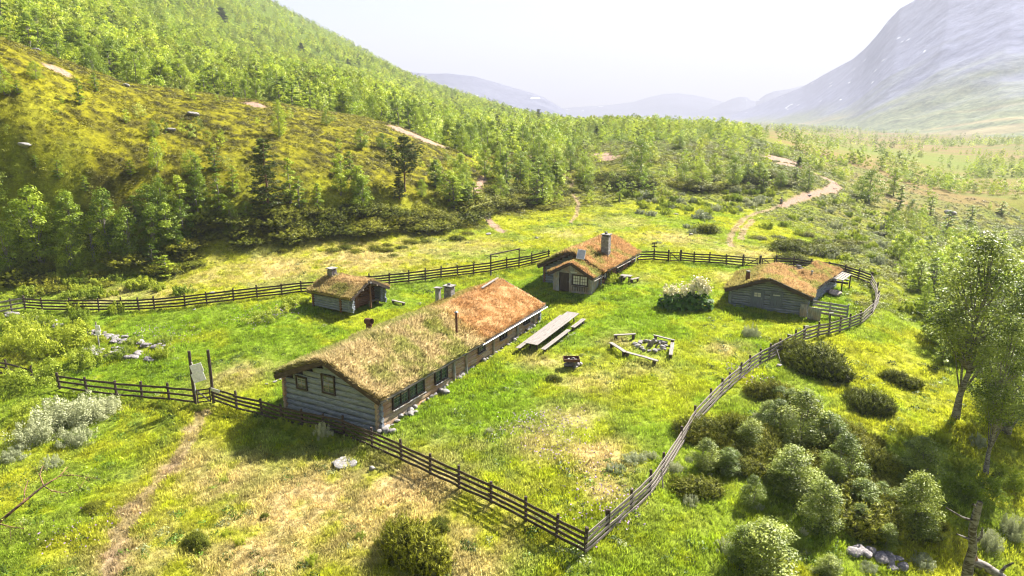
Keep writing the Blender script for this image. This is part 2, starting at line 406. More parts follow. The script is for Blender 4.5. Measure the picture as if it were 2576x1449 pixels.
def join(parts):
    V = []; F = []; C = []; k = 0
    for v, f, c in parts: V.append(v); F.append(np.asarray(f)+k); C.append(c); k += len(v)
    return np.concatenate(V), F, np.concatenate(C)
def tube(path, rad, k=7):
    path = [Vector(p) for p in path]; V = []; F = []
    for i, p in enumerate(path):
        d = (path[min(i+1, len(path)-1)]-path[max(i-1, 0)]).normalized()
        a = d.orthogonal().normalized() if i == 0 else (a-d*a.dot(d)).normalized()
        b = d.cross(a)
        for j in range(k):
            t = 2*math.pi*j/k; V.append(p+(a*math.cos(t)+b*math.sin(t))*rad[i])
    for i in range(len(path)-1):
        for j in range(k): F.append((i*k+j, i*k+(j+1) % k, (i+1)*k+(j+1) % k, (i+1)*k+j))
    V = np.array([tuple(v) for v in V]); return V, np.array(F), np.ones((len(V), 3))
def sphere_pts(n, rng=RNG): return unit(rng.normal(0, 1, (n, 3)))

def birch_meshes(name, seed, h=6.0, cw=2.6, nleaf=2600, leaf=.17, nblob=18, base=.25, mat='birch', stems=1, slim=False, trunk_r=.09, lean=0.0, asp=.65):
    rng = np.random.default_rng(seed); rnd = random.Random(seed)
    blobs = []
    for i in range(nblob):
        t = (i+.5)/nblob; zz = base+(1-base)*t
        prof = (math.sin(math.pi*min(1, (t*.9+.12)))**.7)*(1.0 if not slim else .8)
        a = i*2.4+rnd.random(); r = cw/2*prof*rnd.uniform(.35, .8)
        br = cw/2*rnd.uniform(.30, .52)*(1-.35*t)
        blobs.append((np.array([math.cos(a)*r+lean*zz*h, math.sin(a)*r, zz*h-br*.3]), br))
    trunk = [];
    for s in range(stems):
        ox = rnd.uniform(-.25, .25)*(stems > 1); oy = rnd.uniform(-.25, .25)*(stems > 1); px_, py_ = ox, oy; path = []; rad = []
        for i in range(8):
            t = i/7; path.append((px_+lean*t*h, py_, t*h*.93)); rad.append(trunk_r*(1-.86*t)*(1.35 if i == 0 else 1)); px_ += rnd.uniform(-.09, .09)*h/6*(1+2*(stems > 1)); py_ += rnd.uniform(-.09, .09)*h/6
        trunk.append(tube(path, rad))
        for b, br in blobs[s::stems]:
            t = max(.12, (b[2]/h-.16)); k = min(6, int(t*7)); p0 = Vector(path[k])
            mid = p0.lerp(Vector(b), .5)+Vector((0, 0, -.05*h*.2)); trunk.append(tube([p0, mid, Vector(b)], [trunk_r*.34*(1-t*.6), trunk_r*.22, trunk_r*.08], 5))
    P = []; Nn = []; val = []
    tot = sum(br**2 for _, br in blobs)
    for b, br in blobs:
        n = int(nleaf*br**2/tot); u = sphere_pts(n, rng); u[:, 2] = np.where(u[:, 2] < 0, u[:, 2]*.55, u[:, 2])
        rr = br*rng.beta(3.2, 1.1, n)*(1+.35*rng.random(n)**3)
        lump = .75+.5*fbm(u[:, 0]*2.2+b[0]*3, u[:, 1]*2.2+u[:, 2]*1.7+b[2], seed, 2)
        P.append(b+u*(rr*lump)[:, None]*np.array([1, 1, .9])); Nn.append(u*.8+np.array([0, 0, .55])); val.append(np.full(n, rnd.uniform(.15, .85)))
    P = np.concatenate(P); Nn = np.concatenate(Nn)
    V, F, C = leaves(P, Nn, leaf, asp, rng, val=np.concatenate(val))
    crown = mesh_np(name+'_crown', V, F, [M[mat]], col=C)
    V, F, C = join(trunk); tr = mesh_np(name+'_trunk', V, F, [M['bark']], smooth=True, col=C)
    return crown, tr
def merge_tree(name, crown_args, mats):
    pass
def pine_meshes(name, seed, h=10, w=5, narrow=True, n_whorl=13):
    rng = np.random.default_rng(seed); rnd = random.Random(seed)
    path = []; rad = []; x = y = 0
    for i in range(9):
        t = i/8; path.append((x, y, t*h*.97)); rad.append(.19*(1-.88*t)); x += rnd.uniform(-.08, .08); y += rnd.uniform(-.08, .08)
    trunk = [tube(path, rad, 8)]; P = []; Nn = []; Dv = []
    for i in range(n_whorl):
        t = (.12 if narrow else .36)+(.86 if narrow else .6)*i/(n_whorl-1)
        if narrow: L = w/2*(1-t)**.6*1.05+.25
        else: L = w/2*math.sin(math.pi*min(.97, (t-.3)/.72+.12))**.6+.2
        for j in range(rnd.choice([4, 5, 6])):
            a = rnd.uniform(0, 2*math.pi); l = L*rnd.uniform(.6, 1.12); p0 = Vector((0, 0, t*h)); 
            e = Vector((math.cos(a)*l, math.sin(a)*l, t*h+l*(rnd.uniform(-.12, .22) if narrow else rnd.uniform(.15, .55))))
            m = p0.lerp(e, .5)+Vector((0, 0, -.12*l)); trunk.append(tube([p0, m, e], [.05*(1-t*.5), .035, .012], 5))
            for q in range(int(5+l*4)):
                s = rnd.uniform(.3, 1.05); c = p0.lerp(m, s*2) if s < .5 else m.lerp(e, s*2-1)
                c = np.array(c)+rng.normal(0, .16+.10*l, 3)*np.array([1, 1, .35]); nn = 26
                u = sphere_pts(nn, rng); u[:, 2] = np.abs(u[:, 2])*.8-.1
                P.append(c+u*.17*np.array([1, 1, .6])); Dv.append(u+np.array([0, 0, .5])); Nn.append(rng.normal(0, 1, (nn, 3)))
    P = np.concatenate(P); Dv = np.concatenate(Dv); Nn = np.concatenate(Nn)
    V, F, C = leaves(P, Nn, .24, .28, rng, Dv, .2)
    crown = mesh_np(name+'_crown', V, F, [M['pine']], col=C)
    V, F, C = join(trunk); return crown, mesh_np(name+'_trunk', V, F, [M['bark_dark']], smooth=True, col=C)
def juniper_mesh(name, seed, rx=1.0, hz=.55, nspray=420, sp=.30, per=14, rough=.22):
    """unit juniper: feathery sprays sweeping up and outwards over uneven mounds"""
    rng = np.random.default_rng(seed); u = sphere_pts(nspray, rng); u[:, 2] = np.abs(u[:, 2])
    lump = .50+1.0*fbm(u[:, 0]*2.6+seed, u[:, 1]*2.6+u[:, 2], seed, 3); r = lump*(.66+.42*rng.random(nspray)**.6)
    nl = 7; la = rng.uniform(0, 6.28, nl); lr = rng.uniform(.15, .68, nl); lr[0] = 0; ls = rng.uniform(.32, .62, nl); k_ = rng.integers(0, nl, nspray)
    B = u*(r*ls[k_])[:, None]*np.array([rx, rx, hz*1.5]); B[:, 0] += np.cos(la[k_])*lr[k_]; B[:, 1] += np.sin(la[k_])*lr[k_]; B[:, 2] *= (1.1-.5*lr[k_]); B[:, 2] += .02
    flow = np.array([math.cos(seed), math.sin(seed), 0])*.35
    dirv = unit(u*np.array([1, 1, .3])+flow+np.array([0, 0, .5])+rng.normal(0, rough, (nspray, 3)))
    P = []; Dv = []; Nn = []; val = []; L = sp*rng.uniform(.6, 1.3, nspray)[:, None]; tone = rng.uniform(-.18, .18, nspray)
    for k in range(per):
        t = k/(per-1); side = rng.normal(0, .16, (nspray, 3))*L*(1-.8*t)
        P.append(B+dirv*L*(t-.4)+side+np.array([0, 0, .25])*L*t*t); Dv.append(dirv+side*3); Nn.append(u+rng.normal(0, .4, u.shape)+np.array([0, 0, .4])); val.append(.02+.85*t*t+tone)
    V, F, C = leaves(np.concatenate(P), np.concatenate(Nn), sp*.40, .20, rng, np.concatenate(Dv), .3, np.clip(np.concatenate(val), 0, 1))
    return mesh_np(name, V, F, [M['juniper']], col=C)
def shrub_mesh(name, seed, mat='shrub', n=1500, leaf=.13, nb=9, hz=.95, up=.3, asp=.45, spread=.62):
    """unit bush: upright sprays of unequal height crowding outwards"""
    rng = np.random.default_rng(seed); P = []; Nn = []; val = []; Dv = []; nb = int(nb*2.2)
    for i in range(nb):
        a = i*2.4+rng.normal(0, .5); r = spread*math.sqrt((i+.5)/nb)*rng.uniform(.75, 1.3); br = rng.uniform(.13, .30); h = hz*rng.uniform(.3, 1.1)*(1-.6*r); m = int(n/nb*rng.uniform(.6, 1.4))
        t = rng.random(m)**.75; w_ = br*(1-.72*t)*(.6+.8*rng.random(m)); th = rng.uniform(0, 6.28, m); lx = math.cos(a)*r*.45; ly = math.sin(a)*r*.45
        p = np.stack([math.cos(a)*r+lx*t*.8+np.cos(th)*w_, math.sin(a)*r+ly*t*.8+np.sin(th)*w_, t*h+rng.normal(0, .03, m)], 1)
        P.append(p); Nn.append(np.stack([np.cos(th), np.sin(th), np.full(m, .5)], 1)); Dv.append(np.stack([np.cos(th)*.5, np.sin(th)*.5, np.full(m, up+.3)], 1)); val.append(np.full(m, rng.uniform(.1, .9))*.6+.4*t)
    P = np.concatenate(P); P[:, 2] = np.maximum(P[:, 2], .02)
    V, F, C = leaves(P, np.concatenate(Nn), leaf, asp, rng, np.concatenate(Dv), .7, np.concatenate(val))
    return mesh_np(name, V, F, [M[mat]], col=C)
def stems_mesh(name, seed, n=7, r=.02, h=.8, sp=.5, mat='bark_grey'):
    rnd = random.Random(seed); T = []
    for i in range(n):
        a = rnd.uniform(0, 6.28); q = rnd.uniform(.2, sp); T.append(tube([(0, 0, -.1), (math.cos(a)*q*.4, math.sin(a)*q*.4, h*.4), (math.cos(a)*q, math.sin(a)*q, h*rnd.uniform(.7, 1))], [r, r*.7, r*.3], 5))
    V, F, C = join(T); return mesh_np(name, V, F, [M[mat]], smooth=True, col=C)
def blades(P, up, h, wd, col, rng=RNG, lean=.35, wind=(0, 0, 0)):
    n = len(P); a = rng.uniform(0, 2*np.pi, n); s = np.stack([np.cos(a), np.sin(a), np.zeros(n)], 1)
    hh = (h*rng.uniform(.5, 1.3, n))[:, None]; d = up+rng.normal(0, lean, (n, 3))+np.array(wind); d = unit(d)
    bend = rng.normal(0, .35, (n, 3)); bend[:, 2] = -.15
    V = np.stack([P-s*wd*.5, P+s*wd*.5, P+d*hh*.6+s*wd*.3, P+d*hh+bend*hh*.35], 1).reshape(-1, 3)
    F = np.arange(n*4).reshape(n, 4); c = np.repeat(col, 4, axis=0)
    return V, F, c

# ------------------------------------------------------------------ geometry-node scatter for countless stuff
def scatter(name, protos, P, scale, tint, label, cat, kind='stuff', zs=None):
    n = len(P); me = D.meshes.new(name); me.vertices.add(n); me.vertices.foreach_set('co', np.asarray(P, np.float32).ravel())
    def at(nm, ty, v, key='value'):
        a = me.attributes.new(nm, ty, 'POINT'); a.data.foreach_set(key, np.ascontiguousarray(v).ravel())
    at('sc', 'FLOAT', np.asarray(scale, np.float32)); at('rz', 'FLOAT', RNG.uniform(0, 6.28, n).astype(np.float32))
    at('pi', 'INT', RNG.integers(0, len(protos), n).astype(np.int32))
    c = np.ones((n, 4), np.float32); c[:, :3] = tint; at('tint', 'FLOAT_COLOR', c, 'color'); me.update()
    o = obj(name, me); g = D.node_groups.new(name+'_nodes', 'GeometryNodeTree')
    g.interface.new_socket('Geometry', in_out='INPUT', socket_type='NodeSocketGeometry'); g.interface.new_socket('Geometry', in_out='OUTPUT', socket_type='NodeSocketGeometry')
    gi = g.nodes.new('NodeGroupInput'); go = g.nodes.new('NodeGroupOutput'); ip = g.nodes.new('GeometryNodeInstanceOnPoints'); jn = g.nodes.new('GeometryNodeJoinGeometry')
    for i, pm in enumerate(protos):
        po = D.objects.new(name+'_piece', pm); oi = g.nodes.new('GeometryNodeObjectInfo'); oi.inputs[0].default_value = po; oi.inputs['As Instance'].default_value = True
        g.links.new(oi.outputs['Geometry'], jn.inputs[0])
    def na(nm, ty):
        x = g.nodes.new('GeometryNodeInputNamedAttribute'); x.data_type = ty; x.inputs[0].default_value = nm; return x.outputs[0]
    cx = g.nodes.new('ShaderNodeCombineXYZ'); g.links.new(na('rz', 'FLOAT'), cx.inputs[2])
    g.links.new(gi.outputs[0], ip.inputs['Points']); g.links.new(jn.outputs[0], ip.inputs['Instance']); ip.inputs['Pick Instance'].default_value = True
    g.links.new(na('pi', 'INT'), ip.inputs['Instance Index']); g.links.new(cx.outputs[0], ip.inputs['Rotation']); g.links.new(na('sc', 'FLOAT'), ip.inputs['Scale'])
    g.links.new(ip.outputs[0], go.inputs[0]); md = o.modifiers.new('scatter', 'NODES'); md.node_group = g
    return tag(o, label, cat, None, kind)

# ------------------------------------------------------------------ land cover (what grows where, in world metres)
def wpts(pl): return [hit(x, y) for x, y in pl]
def dist_poly(x, y, pl):
    d = np.full(np.shape(x), 1e9)
    for a, b in zip(pl[:-1], pl[1:]):
        ax, ay = a[0], a[1]; bx, by = b[0]-ax, b[1]-ay; L = bx*bx+by*by+1e-9
        t = np.clip(((x-ax)*bx+(y-ay)*by)/L, 0, 1); d = np.minimum(d, np.hypot(x-ax-bx*t, y-ay-by*t))
    return d
def inside(x, y, pl):
    c = np.zeros(np.shape(x), bool); n = len(pl)
    for i in range(n):
        x1, y1 = pl[i][0], pl[i][1]; x2, y2 = pl[i-1][0], pl[i-1][1]
        with np.errstate(divide='ignore', invalid='ignore'):
            c ^= ((y1 > y) != (y2 > y)) & (x < (x2-x1)*(y-y1)/(y2-y1+1e-12)+x1)
    return c
FRONT = [(492, 1017), (539, 1012), (596, 1031), (660, 1047), (711, 1063), (762, 1075), (815, 1086), (866, 1097), (936, 1127), (1011, 1160), (1082, 1195), (1155, 1230), (1235, 1267), (1323, 1312), (1399, 1354), (1472, 1393)]
RIGHT = [(1472, 1393), (1527, 1344), (1588, 1290), (1634, 1246), (1668, 1196), (1709, 1128), (1745, 1072), (1786, 1026), (1812, 999), (1834, 979), (1859, 957), (1882, 938), (1912, 918), (1934, 907), (1960, 892), (1997, 872), (2022, 858), (2057, 848), (2084, 844), (2112, 836), (2136, 828), (2164, 817), (2192, 792), (2207, 764), (2204, 740), (2191, 716)]
BACKR = [(2191, 716), (2158, 704), (2126, 694), (2085, 686), (2040, 681), (1995, 675), (1951, 673)]
BACKM = [(1868, 671), (1827, 667), (1784, 664), (1746, 662), (1712, 659)]
BACKC = [(1681, 659), (1644, 656), (1604, 657)]
BACKL = [(1380, 655), (1338, 665), (1305, 672), (1274, 677), (1235, 685), (1191, 691), (1152, 696), (1109, 701), (1070, 706), (1028, 711), (979, 716), (930, 721), (880, 727), (820, 733), (758, 738), (709, 744), (648, 751), (588, 758), (521, 766), (466, 773), (389, 780), (350, 782)]
LEFTB = [(309, 783), (249, 783), (180, 783), (108, 782), (64, 778)]
LEFTF = [(492, 1017), (427, 1009), (357, 1004), (294, 998), (220, 989), (151, 978), (85, 962), (20, 945), (-60, 930)]
YARD = wpts(FRONT+RIGHT+BACKR[1:]+BACKM+BACKC+BACKL+[(249, 783), (151, 978)])
PATHF = wpts([(512, 1040), (487, 1085), (455, 1145), (418, 1190), (370, 1245), (335, 1285), (305, 1340), (285, 1400), (270, 1460)])
ROAD1 = wpts([(1868, 640), (1850, 620), (1858, 600), (1866, 580), (1884, 556), (1915, 541), (1965, 520), (2020, 496), (2050, 487), (2084, 480), (2106, 468), (2092, 455), (2068, 446), (2048, 436)])
RUTS = [wpts([(1840, 620), (1836, 600), (1848, 576), (1872, 550), (1912, 534), (1962, 517)]), wpts([(1862, 602), (1870, 580), (1888, 562), (1893, 552)])]
TRACKH = wpts([(1262, 583), (1240, 565), (1225, 545), (1218, 525), (1208, 505), (1200, 485), (1204, 470), (1215, 450)])
TRACKH2 = wpts([(1435, 560), (1450, 540), (1455, 510), (1442, 490), (1436, 470), (1440, 455), (1420, 440)])
STRAW = [(1010, 1235, 4.5, .75), (760, 1265, 4.5, .8), (560, 1210, 3.0, .65), (900, 1330, 3.5, .6), (650, 1400, 3.5, .7), (330, 1400, 2.5, .6), (480, 1170, 2.2, .55), (1200, 1330, 2.5, .5), (1180, 1420, 2.5, .6),
         (1350, 1110, 2.4, .55), (1440, 1050, 2.5, .5), (1500, 1150, 2.4, .8), (1270, 1250, 1.6, .35), (1520, 1230, 1.6, .6), (1370, 905, 2.2, .55), (1480, 960, 2.5, .5), (1600, 930, 3.2, .35), (1560, 860, 1.8, .5),
         (1830, 880, 2, .6), (1180, 1130, 1.6, .4), (600, 940, 2.6, .6), (1840, 700, 2.5, .5), (1620, 700, 2.2, .3),
         (900, 650, 8, .6), (1060, 630, 8, .4), (700, 680, 6, .6), (550, 700, 5, .45), (1180, 620, 6, .4), (1420, 590, 5, .35), (1520, 600, 4, .3), (1700, 600, 6, .5), (1900, 640, 6, .5), (1560, 560, 6, .3), (420, 740, 3, .5), (280, 745, 3, .5)]
STRAWW = [(hit(a, b), r, s) for a, b, r, s in STRAW]
BARE = [(975, 310, 3.2), (1020, 330, 3.5), (1065, 350, 3), (1100, 365, 2.2), (940, 298, 2), (1965, 402, 6), (1950, 395, 4), (1985, 415, 4), (1510, 388, 3.5), (1205, 492, 1.4), (150, 180, 1.5), (470, 205, 2), (640, 265, 2), (1530, 395, 3)]
BAREW = [(hit(a, b), r) for a, b, r in BARE]
C_LUSH = np.array([.115, .178, .008]); C_YEL = np.array([.215, .228, .013]); C_STRAW = np.array([.33, .26, .12]); C_DIRT = np.array([.23, .15, .105])
C_HEATH = np.array([.165, .155, .007]); C_HEATHD = np.array([.055, .050, .008]); C_FLOOR = np.array([.07, .10, .008]); C_BOG = np.array([.155, .112, .038]); C_BOGG = np.array([.10, .115, .02]); C_GRAVEL = np.array([.25, .175, .14])
def cover(x, y):
    """returns colour, tall-grass weight, heath weight"""
    x = np.asarray(x, float); y = np.asarray(y, float); d = np.hypot(x, y); az = np.arctan2(x, y)
    n1 = fbm(x/5, y/5, 31, 4); n2 = fbm(x/1.1, y/1.1, 37, 3); n3 = fbm(x/22, y/22, 41, 3)
    yard = inside(x, y, YARD).astype(float)
    g = lerp(C_YEL, C_LUSH, np.clip(sstep(.36, .62, n1*.7+n2*.3)+.35*yard-.12, 0, 1)[..., None])
    st = np.zeros_like(x)
    for c, r, s in STRAWW:
        st = np.maximum(st, s*np.exp(-((x-c.x)**2+(y-c.y)**2)/(r*r)))
    st = np.clip(st*1.2+(.12-.07*yard), 0, 1)*sstep(.38, .66, n2*.55+n1*.2+.13+st*.25)
    c = lerp(g, C_STRAW, np.clip(st, 0, 1)[..., None])
    F = d/np.interp(az, AZT, DK[6]); G = d/np.interp(az, AZT, DK[7]); Hh = d/np.interp(az, AZT, DK[8])
    left = 1-sstep(.02, .10, az)
    Fr = F+.42*sstep(.40, .50, az)+.12*sstep(.28, .4, az); ht = sstep(.96, 1.12, Fr+(n1-.5)*.25)
    patch = sstep(.34, .60, fbm(x/3.0, y/1.5, 43, 5)*.3+fbm(x/.9, y/.6, 45, 3)*.4+n2*.3)
    hc = lerp(C_HEATHD, C_HEATH, patch[..., None]); hc = lerp(hc, C_YEL*.75, (sstep(.55, .75, n3)*.5)[..., None])
    rightg = sstep(.03, .2, az); hc = lerp(hc, lerp(C_FLOOR*1.5, C_HEATH*.9, n1[..., None]), rightg[..., None])
    c = lerp(c, hc, ht[..., None])
    fo = sstep(1.05, 1.15, Hh)*(1-sstep(.25, .4, az)); c = lerp(c, C_FLOOR*(1+.3*(n3-.5)[..., None]), fo[..., None])
    bog = sstep(.40, .50, az+.12*(n3-.5)+.10*sstep(1.3, 2.5, F)+.2*sstep(350, 700, d))*sstep(.93, 1.25, F+(n1-.5)*.2); bc = lerp(C_BOG, C_BOGG, (.85*sstep(.42, .66, fbm(x/35, y/14, 51, 4)))[..., None])
    bc = lerp(bc, C_FLOOR*1.5, (.55*sstep(.53, .66, fbm(x/120, y/45, 55, 4))*sstep(250, 420, d))[..., None])
    c = lerp(c, bc, bog[..., None])
    # right of the yard the grass slope runs down before the scrub starts
    dirt = np.zeros_like(x)
    near = d < 260
    if near.any():
        xn, yn = x[near], y[near]; dn = np.zeros_like(xn)
        def line(pl, w, k=1.0):
            nonlocal dn
            q = dist_poly(xn, yn, pl)+(fbm(xn/.9, yn/.9, 61, 3)-.5)*w*1.2; dn = np.maximum(dn, k*(1-sstep(w*.7, w*1.25, q)))
        line(PATHF, .5, .6)
        wr = 1.0
        q = dist_poly(xn, yn, ROAD1[9:])+(fbm(xn, yn, 63, 3)-.5)*.7; dn = np.maximum(dn, 1-sstep(1.2, 1.6, q)); q = dist_poly(xn, yn, ROAD1[6:10])+(fbm(xn, yn, 63, 3)-.5)*.6; dn = np.maximum(dn, 1-sstep(.7, 1.1, q))
        for r in RUTS: line(r, .5, .7)
        line(TRACKH, .6, .95); line(TRACKH2, .35, .7)
        for cpt, r in BAREW:
            dn = np.maximum(dn, sstep(.25, .6, np.exp(-((xn-cpt.x)**2+(yn-cpt.y)**2)/(r*r))+(fbm(xn/1.5, yn/1.5, 67, 3)-.5)*.7))
        for px_, r in (((486, 1078), .9), ((418, 1182), 1.1), ((340, 1283), 1.2), ((290, 1400), 1.0)):
            cpt = hit(*px_); dn = np.maximum(dn, .7*sstep(.3, .9, np.exp(-((xn-cpt.x)**2+(yn-cpt.y)**2)/(r*r))+(n2[near]-.5)*.6))
        dirt[near] = dn
    c = lerp(c, lerp(C_DIRT, C_GRAVEL, n2[..., None]), dirt[..., None])
    tallg = (1-ht)*(1-dirt*.9); return c, tallg, ht*(1-fo)*(1-dirt)*(1-bog), dirt, fo, bog

# ground sheet
def build_ground():
    azs = np.radians(np.concatenate([np.linspace(-178, -46, 45), np.arange(-44, 44.01, .125), np.linspace(46, 178, 45)]))
    ds = np.concatenate([np.exp(np.linspace(math.log(7.2), math.log(130), 620)), np.exp(np.linspace(math.log(130), math.log(9300), 420))[1:]])
    A, B = np.meshgrid(azs, ds, indexing='ij'); X = np.sin(A)*B; Y = np.cos(A)*B; Z = ground(X, Y)
    na, nb = A.shape; c = cover(X.ravel(), Y.ravel())[0]
    V = np.stack([X.ravel(), Y.ravel(), Z.ravel()], 1)
    i, j = np.meshgrid(np.arange(na), np.arange(nb-1), indexing='ij'); i2 = (i+1) % na
    F = np.stack([i*nb+j, i2*nb+j, i2*nb+j+1, i*nb+j+1], -1).reshape(-1, 4)
    # centre fan
    V = np.concatenate([V, [[0, 0, -5]]]); c = np.concatenate([c, [C_LUSH]])
    k = np.arange(na); T = np.stack([np.full(na, len(V)-1), ((k+1) % na)*nb, k*nb], 1)
    me = mesh_np('ground', V, [F[:, ::-1], T[:, ::-1]], [M['ground']], smooth=True, col=c)
    # make sure normals point up
    o = obj('ground', me); o['kind'] = 'structure'; return o
GROUND = build_ground()

# grass tufts and heath clumps
def tuft(seed, n, h, r, wd=.018):
    rng = np.random.default_rng(seed); P = np.zeros((n, 3)); a = rng.uniform(0, 6.28, n); q = r*np.sqrt(rng.random(n)); P[:, 0] = np.cos(a)*q; P[:, 1] = np.sin(a)*q
    v = rng.uniform(.75, 1.3, n)[:, None]*np.ones(3); V, F, C = blades(P, np.array([0, 0, 1.]), h, wd, v, rng, .45, (.1, -.05, 0))
    return mesh_np('tuft', V, F, [M['grass']], col=C)
TUFTS = [tuft(i, 22, .26 if i < 3 else .38, .2 if i < 3 else .28, .022) for i in range(5)]
def pts_wedge(n, d0, d1, a0=-39, a1=39, pw=1.0, seed=1):
    rng = np.random.default_rng(seed); u = rng.random(n); d = (d0**(2-pw)+u*(d1**(2-pw)-d0**(2-pw)))**(1/(2-pw)) if pw != 2 else d0*(d1/d0)**u
    a = np.radians(rng.uniform(a0, a1, n)); return np.sin(a)*d, np.cos(a)*d
def visible_frac(x, y, z, m=60):
    px, py = proj(x, y, z); return (px > -m) & (px < 2576+m) & (py > -m) & (py < 1449+m)
FOOT = []    # filled with building footprints (world polygons) before the grass is sown
def sow_grass():
    x, y = pts_wedge(330000, 21, 125, -46, 46, pw=.9, seed=3)
    c, tg, ht, dirt, fo, bog = cover(x, y); z = ground(x, y)
    keep = visible_frac(x, y, z, 120) & (RNG.random(len(x)) < tg*(.35+.65*fbm(x/2.5, y/2.5, 71, 3)*1.4))
    for f in FOOT: keep &= ~inside(x, y, f)
    # trampled ground
    for px_, r in (((1640, 870), 2.6),):
        q = hit(*px_); keep &= ~((np.hypot(x-q.x, y-q.y) < r) & (RNG.random(len(x)) < .6))
    x, y, z, c = x[keep], y[keep], z[keep], c[keep]
    s = RNG.uniform(.4, 1.15, len(x))*(.35+.75*fbm(x/1.7, y/1.7, 73, 3))
    # rank grass by the long house
    q = dist_poly(x, y, wpts([(985, 1060), (1200, 900), (1345, 830)])); s *= 1-.35*np.exp(-(q/.7)**2)+.25*np.exp(-((q-2.4)/1.2)**2)
    c = c*(RNG.uniform(.6, 1.4, len(x))*(.62+.76*fbm(x/.9, y/.9, 79, 3)))[:, None]; P = np.stack([x, y, z-.02], 1)
    scatter('meadow_grass', TUFTS, P, s, np.clip(c*1.75, 0, 1), 'yellow green meadow grass around the farm buildings', 'grass')
def clump(seed, n=60, leaf=.14, r=.5, h=.28):
    rng = np.random.default_rng(seed); u = sphere_pts(n, rng); u[:, 2] = np.abs(u[:, 2]); P = u*np.array([r, r, h])*rng.uniform(.6, 1, n)[:, None]
    V, F, C = leaves(P, u+np.array([0, 0, .5]), leaf, .5, rng, u*.6+np.array([0, 0, .6]), .5); return mesh_np('clump', V, F, [M['heath']], col=C)
CLUMPS = [clump(i) for i in range(5)]
def sow_heath():
    x, y = pts_wedge(210000, 60, 250, pw=1.0, seed=5); c, tg, ht, dirt, fo, bog = cover(x, y); z = ground(x, y)
    keep = visible_frac(x, y, z) & (RNG.random(len(x)) < np.clip(ht*(1-bog)+.12*bog, 0, 1)*(.25+.75*sstep(.4, .6, fbm(x/2, y/1., 44, 3))))
    x, y, z, c = x[keep], y[keep], z[keep], c[keep]; s = RNG.uniform(.5, 1.3, len(x))*(.8+.4*(np.hypot(x, y) > 150))
    c = c*RNG.uniform(.5, 1.9, len(x))[:, None]+np.array([0.01, .012, 0]); scatter('heath_scrub', CLUMPS, np.stack([x, y, z-.03], 1), s, c, 'low olive heather and crowberry covering the hillside', 'heath')

def sow_weeds():
    x, y = pts_wedge(9000, 22, 110, -46, 46, pw=.9, seed=15); c, tg, ht, dirt, fo, bog = cover(x, y); z = ground(x, y)
    keep = visible_frac(x, y, z, 80) & (RNG.random(len(x)) < tg*sstep(.48, .66, fbm(x/3, y/3, 95, 4)))
    for f in FOOT: keep &= ~inside(x, y, f)
    x, y, z = x[keep], y[keep], z[keep]; k = len(x); t = np.array([.05, .085, .008])*RNG.uniform(.5, 2.6, k)[:, None]*np.array([1, 1, 1]); t[RNG.random(k) < .12] = (.24, .27, .12)
    scatter('meadow_weeds', CLUMPS, np.stack([x, y, z-.02], 1), RNG.uniform(.3, .95, k), t, 'darker weed tufts sprinkled through the meadow grass', 'weeds')

# ------------------------------------------------------------------ distant mountains
def ridge_object(name, prof, dist, depth, zfoot, colf, seed, label, nrow=60, rough=.04, rowpow=1.4, foot=None):
    """prof: skyline (px,py); a solid mountain: sloped front, skyline crest, sloped back"""
    px = np.array([p[0] for p in prof], float); n = 260; xs = np.linspace(px[0], px[-1], n); ys = np.interp(xs, px, [p[1] for p in prof])
    dd = np.interp(xs, px, dist if isinstance(dist, list) else [dist]*len(prof)); ff = np.interp(xs, px, foot) if foot else dd-depth
    az = np.array([az_of(a, b) for a, b in zip(xs, ys)]); el = np.array([(lambda r: r[2]/math.hypot(r[0], r[1]))(ray(a, b)) for a, b in zip(xs, ys)])
    zt = CAM_H+el*dd; V = []; ts = np.concatenate([np.linspace(0, 1, nrow), 1+np.linspace(.05, 1, 12)])
    for t in ts:
        if t <= 1: Dd = ff+(dd-ff)*t; Z = zfoot+(zt-zfoot)*t**rowpow
        else: Dd = dd+(t-1)*depth*.8; Z = zt+(zfoot-zt)*(t-1)**1.2
        x = np.sin(az)*Dd; y = np.cos(az)*Dd; am = (zt-zfoot)*rough*4*max(0, min(1, t*5))*(max(0, (1-t))**.6 if t <= 1 else .3)
        Z = Z+am*(fbm(x/(depth*.12), y/(depth*.12), seed, 5)-.5)*2+(fbm(x/70, y/70, seed+3, 3)-.5)*(zt-zfoot)*.012
        V.append(np.stack([x, y, Z], 1))
    V = np.array(V); m = len(ts); P = V.reshape(-1, 3); i, j = np.meshgrid(np.arange(m-1), np.arange(n-1), indexing='ij')
    F = np.stack([i*n+j, i*n+j+1, (i+1)*n+j+1, (i+1)*n+j], -1).reshape(-1, 4)
    tt = np.repeat(ts, n); me = mesh_np(name, P, F, [M[colf[0]]], smooth=True, col=colf[1](P, tt)); o = obj(name, me); o['kind'] = 'structure'; o['label'] = label; return o
def mtn_mat():
    m = vcol_mat('mountain_cover', 6.0, .035, .7, 1.3); return m
M['mtn'] = mtn_mat()
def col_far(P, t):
    n = fbm(P[:, 0]/160, P[:, 1]/160, 81, 4); c = lerp(np.array([.06, .07, .12]), np.array([.13, .14, .20]), n[:, None]); s = (fbm(P[:, 0]/120, P[:, 2]/14, 83, 3) > .83)*(t > .5); return lerp(c, np.array([.8, .82, .85]), s[:, None])
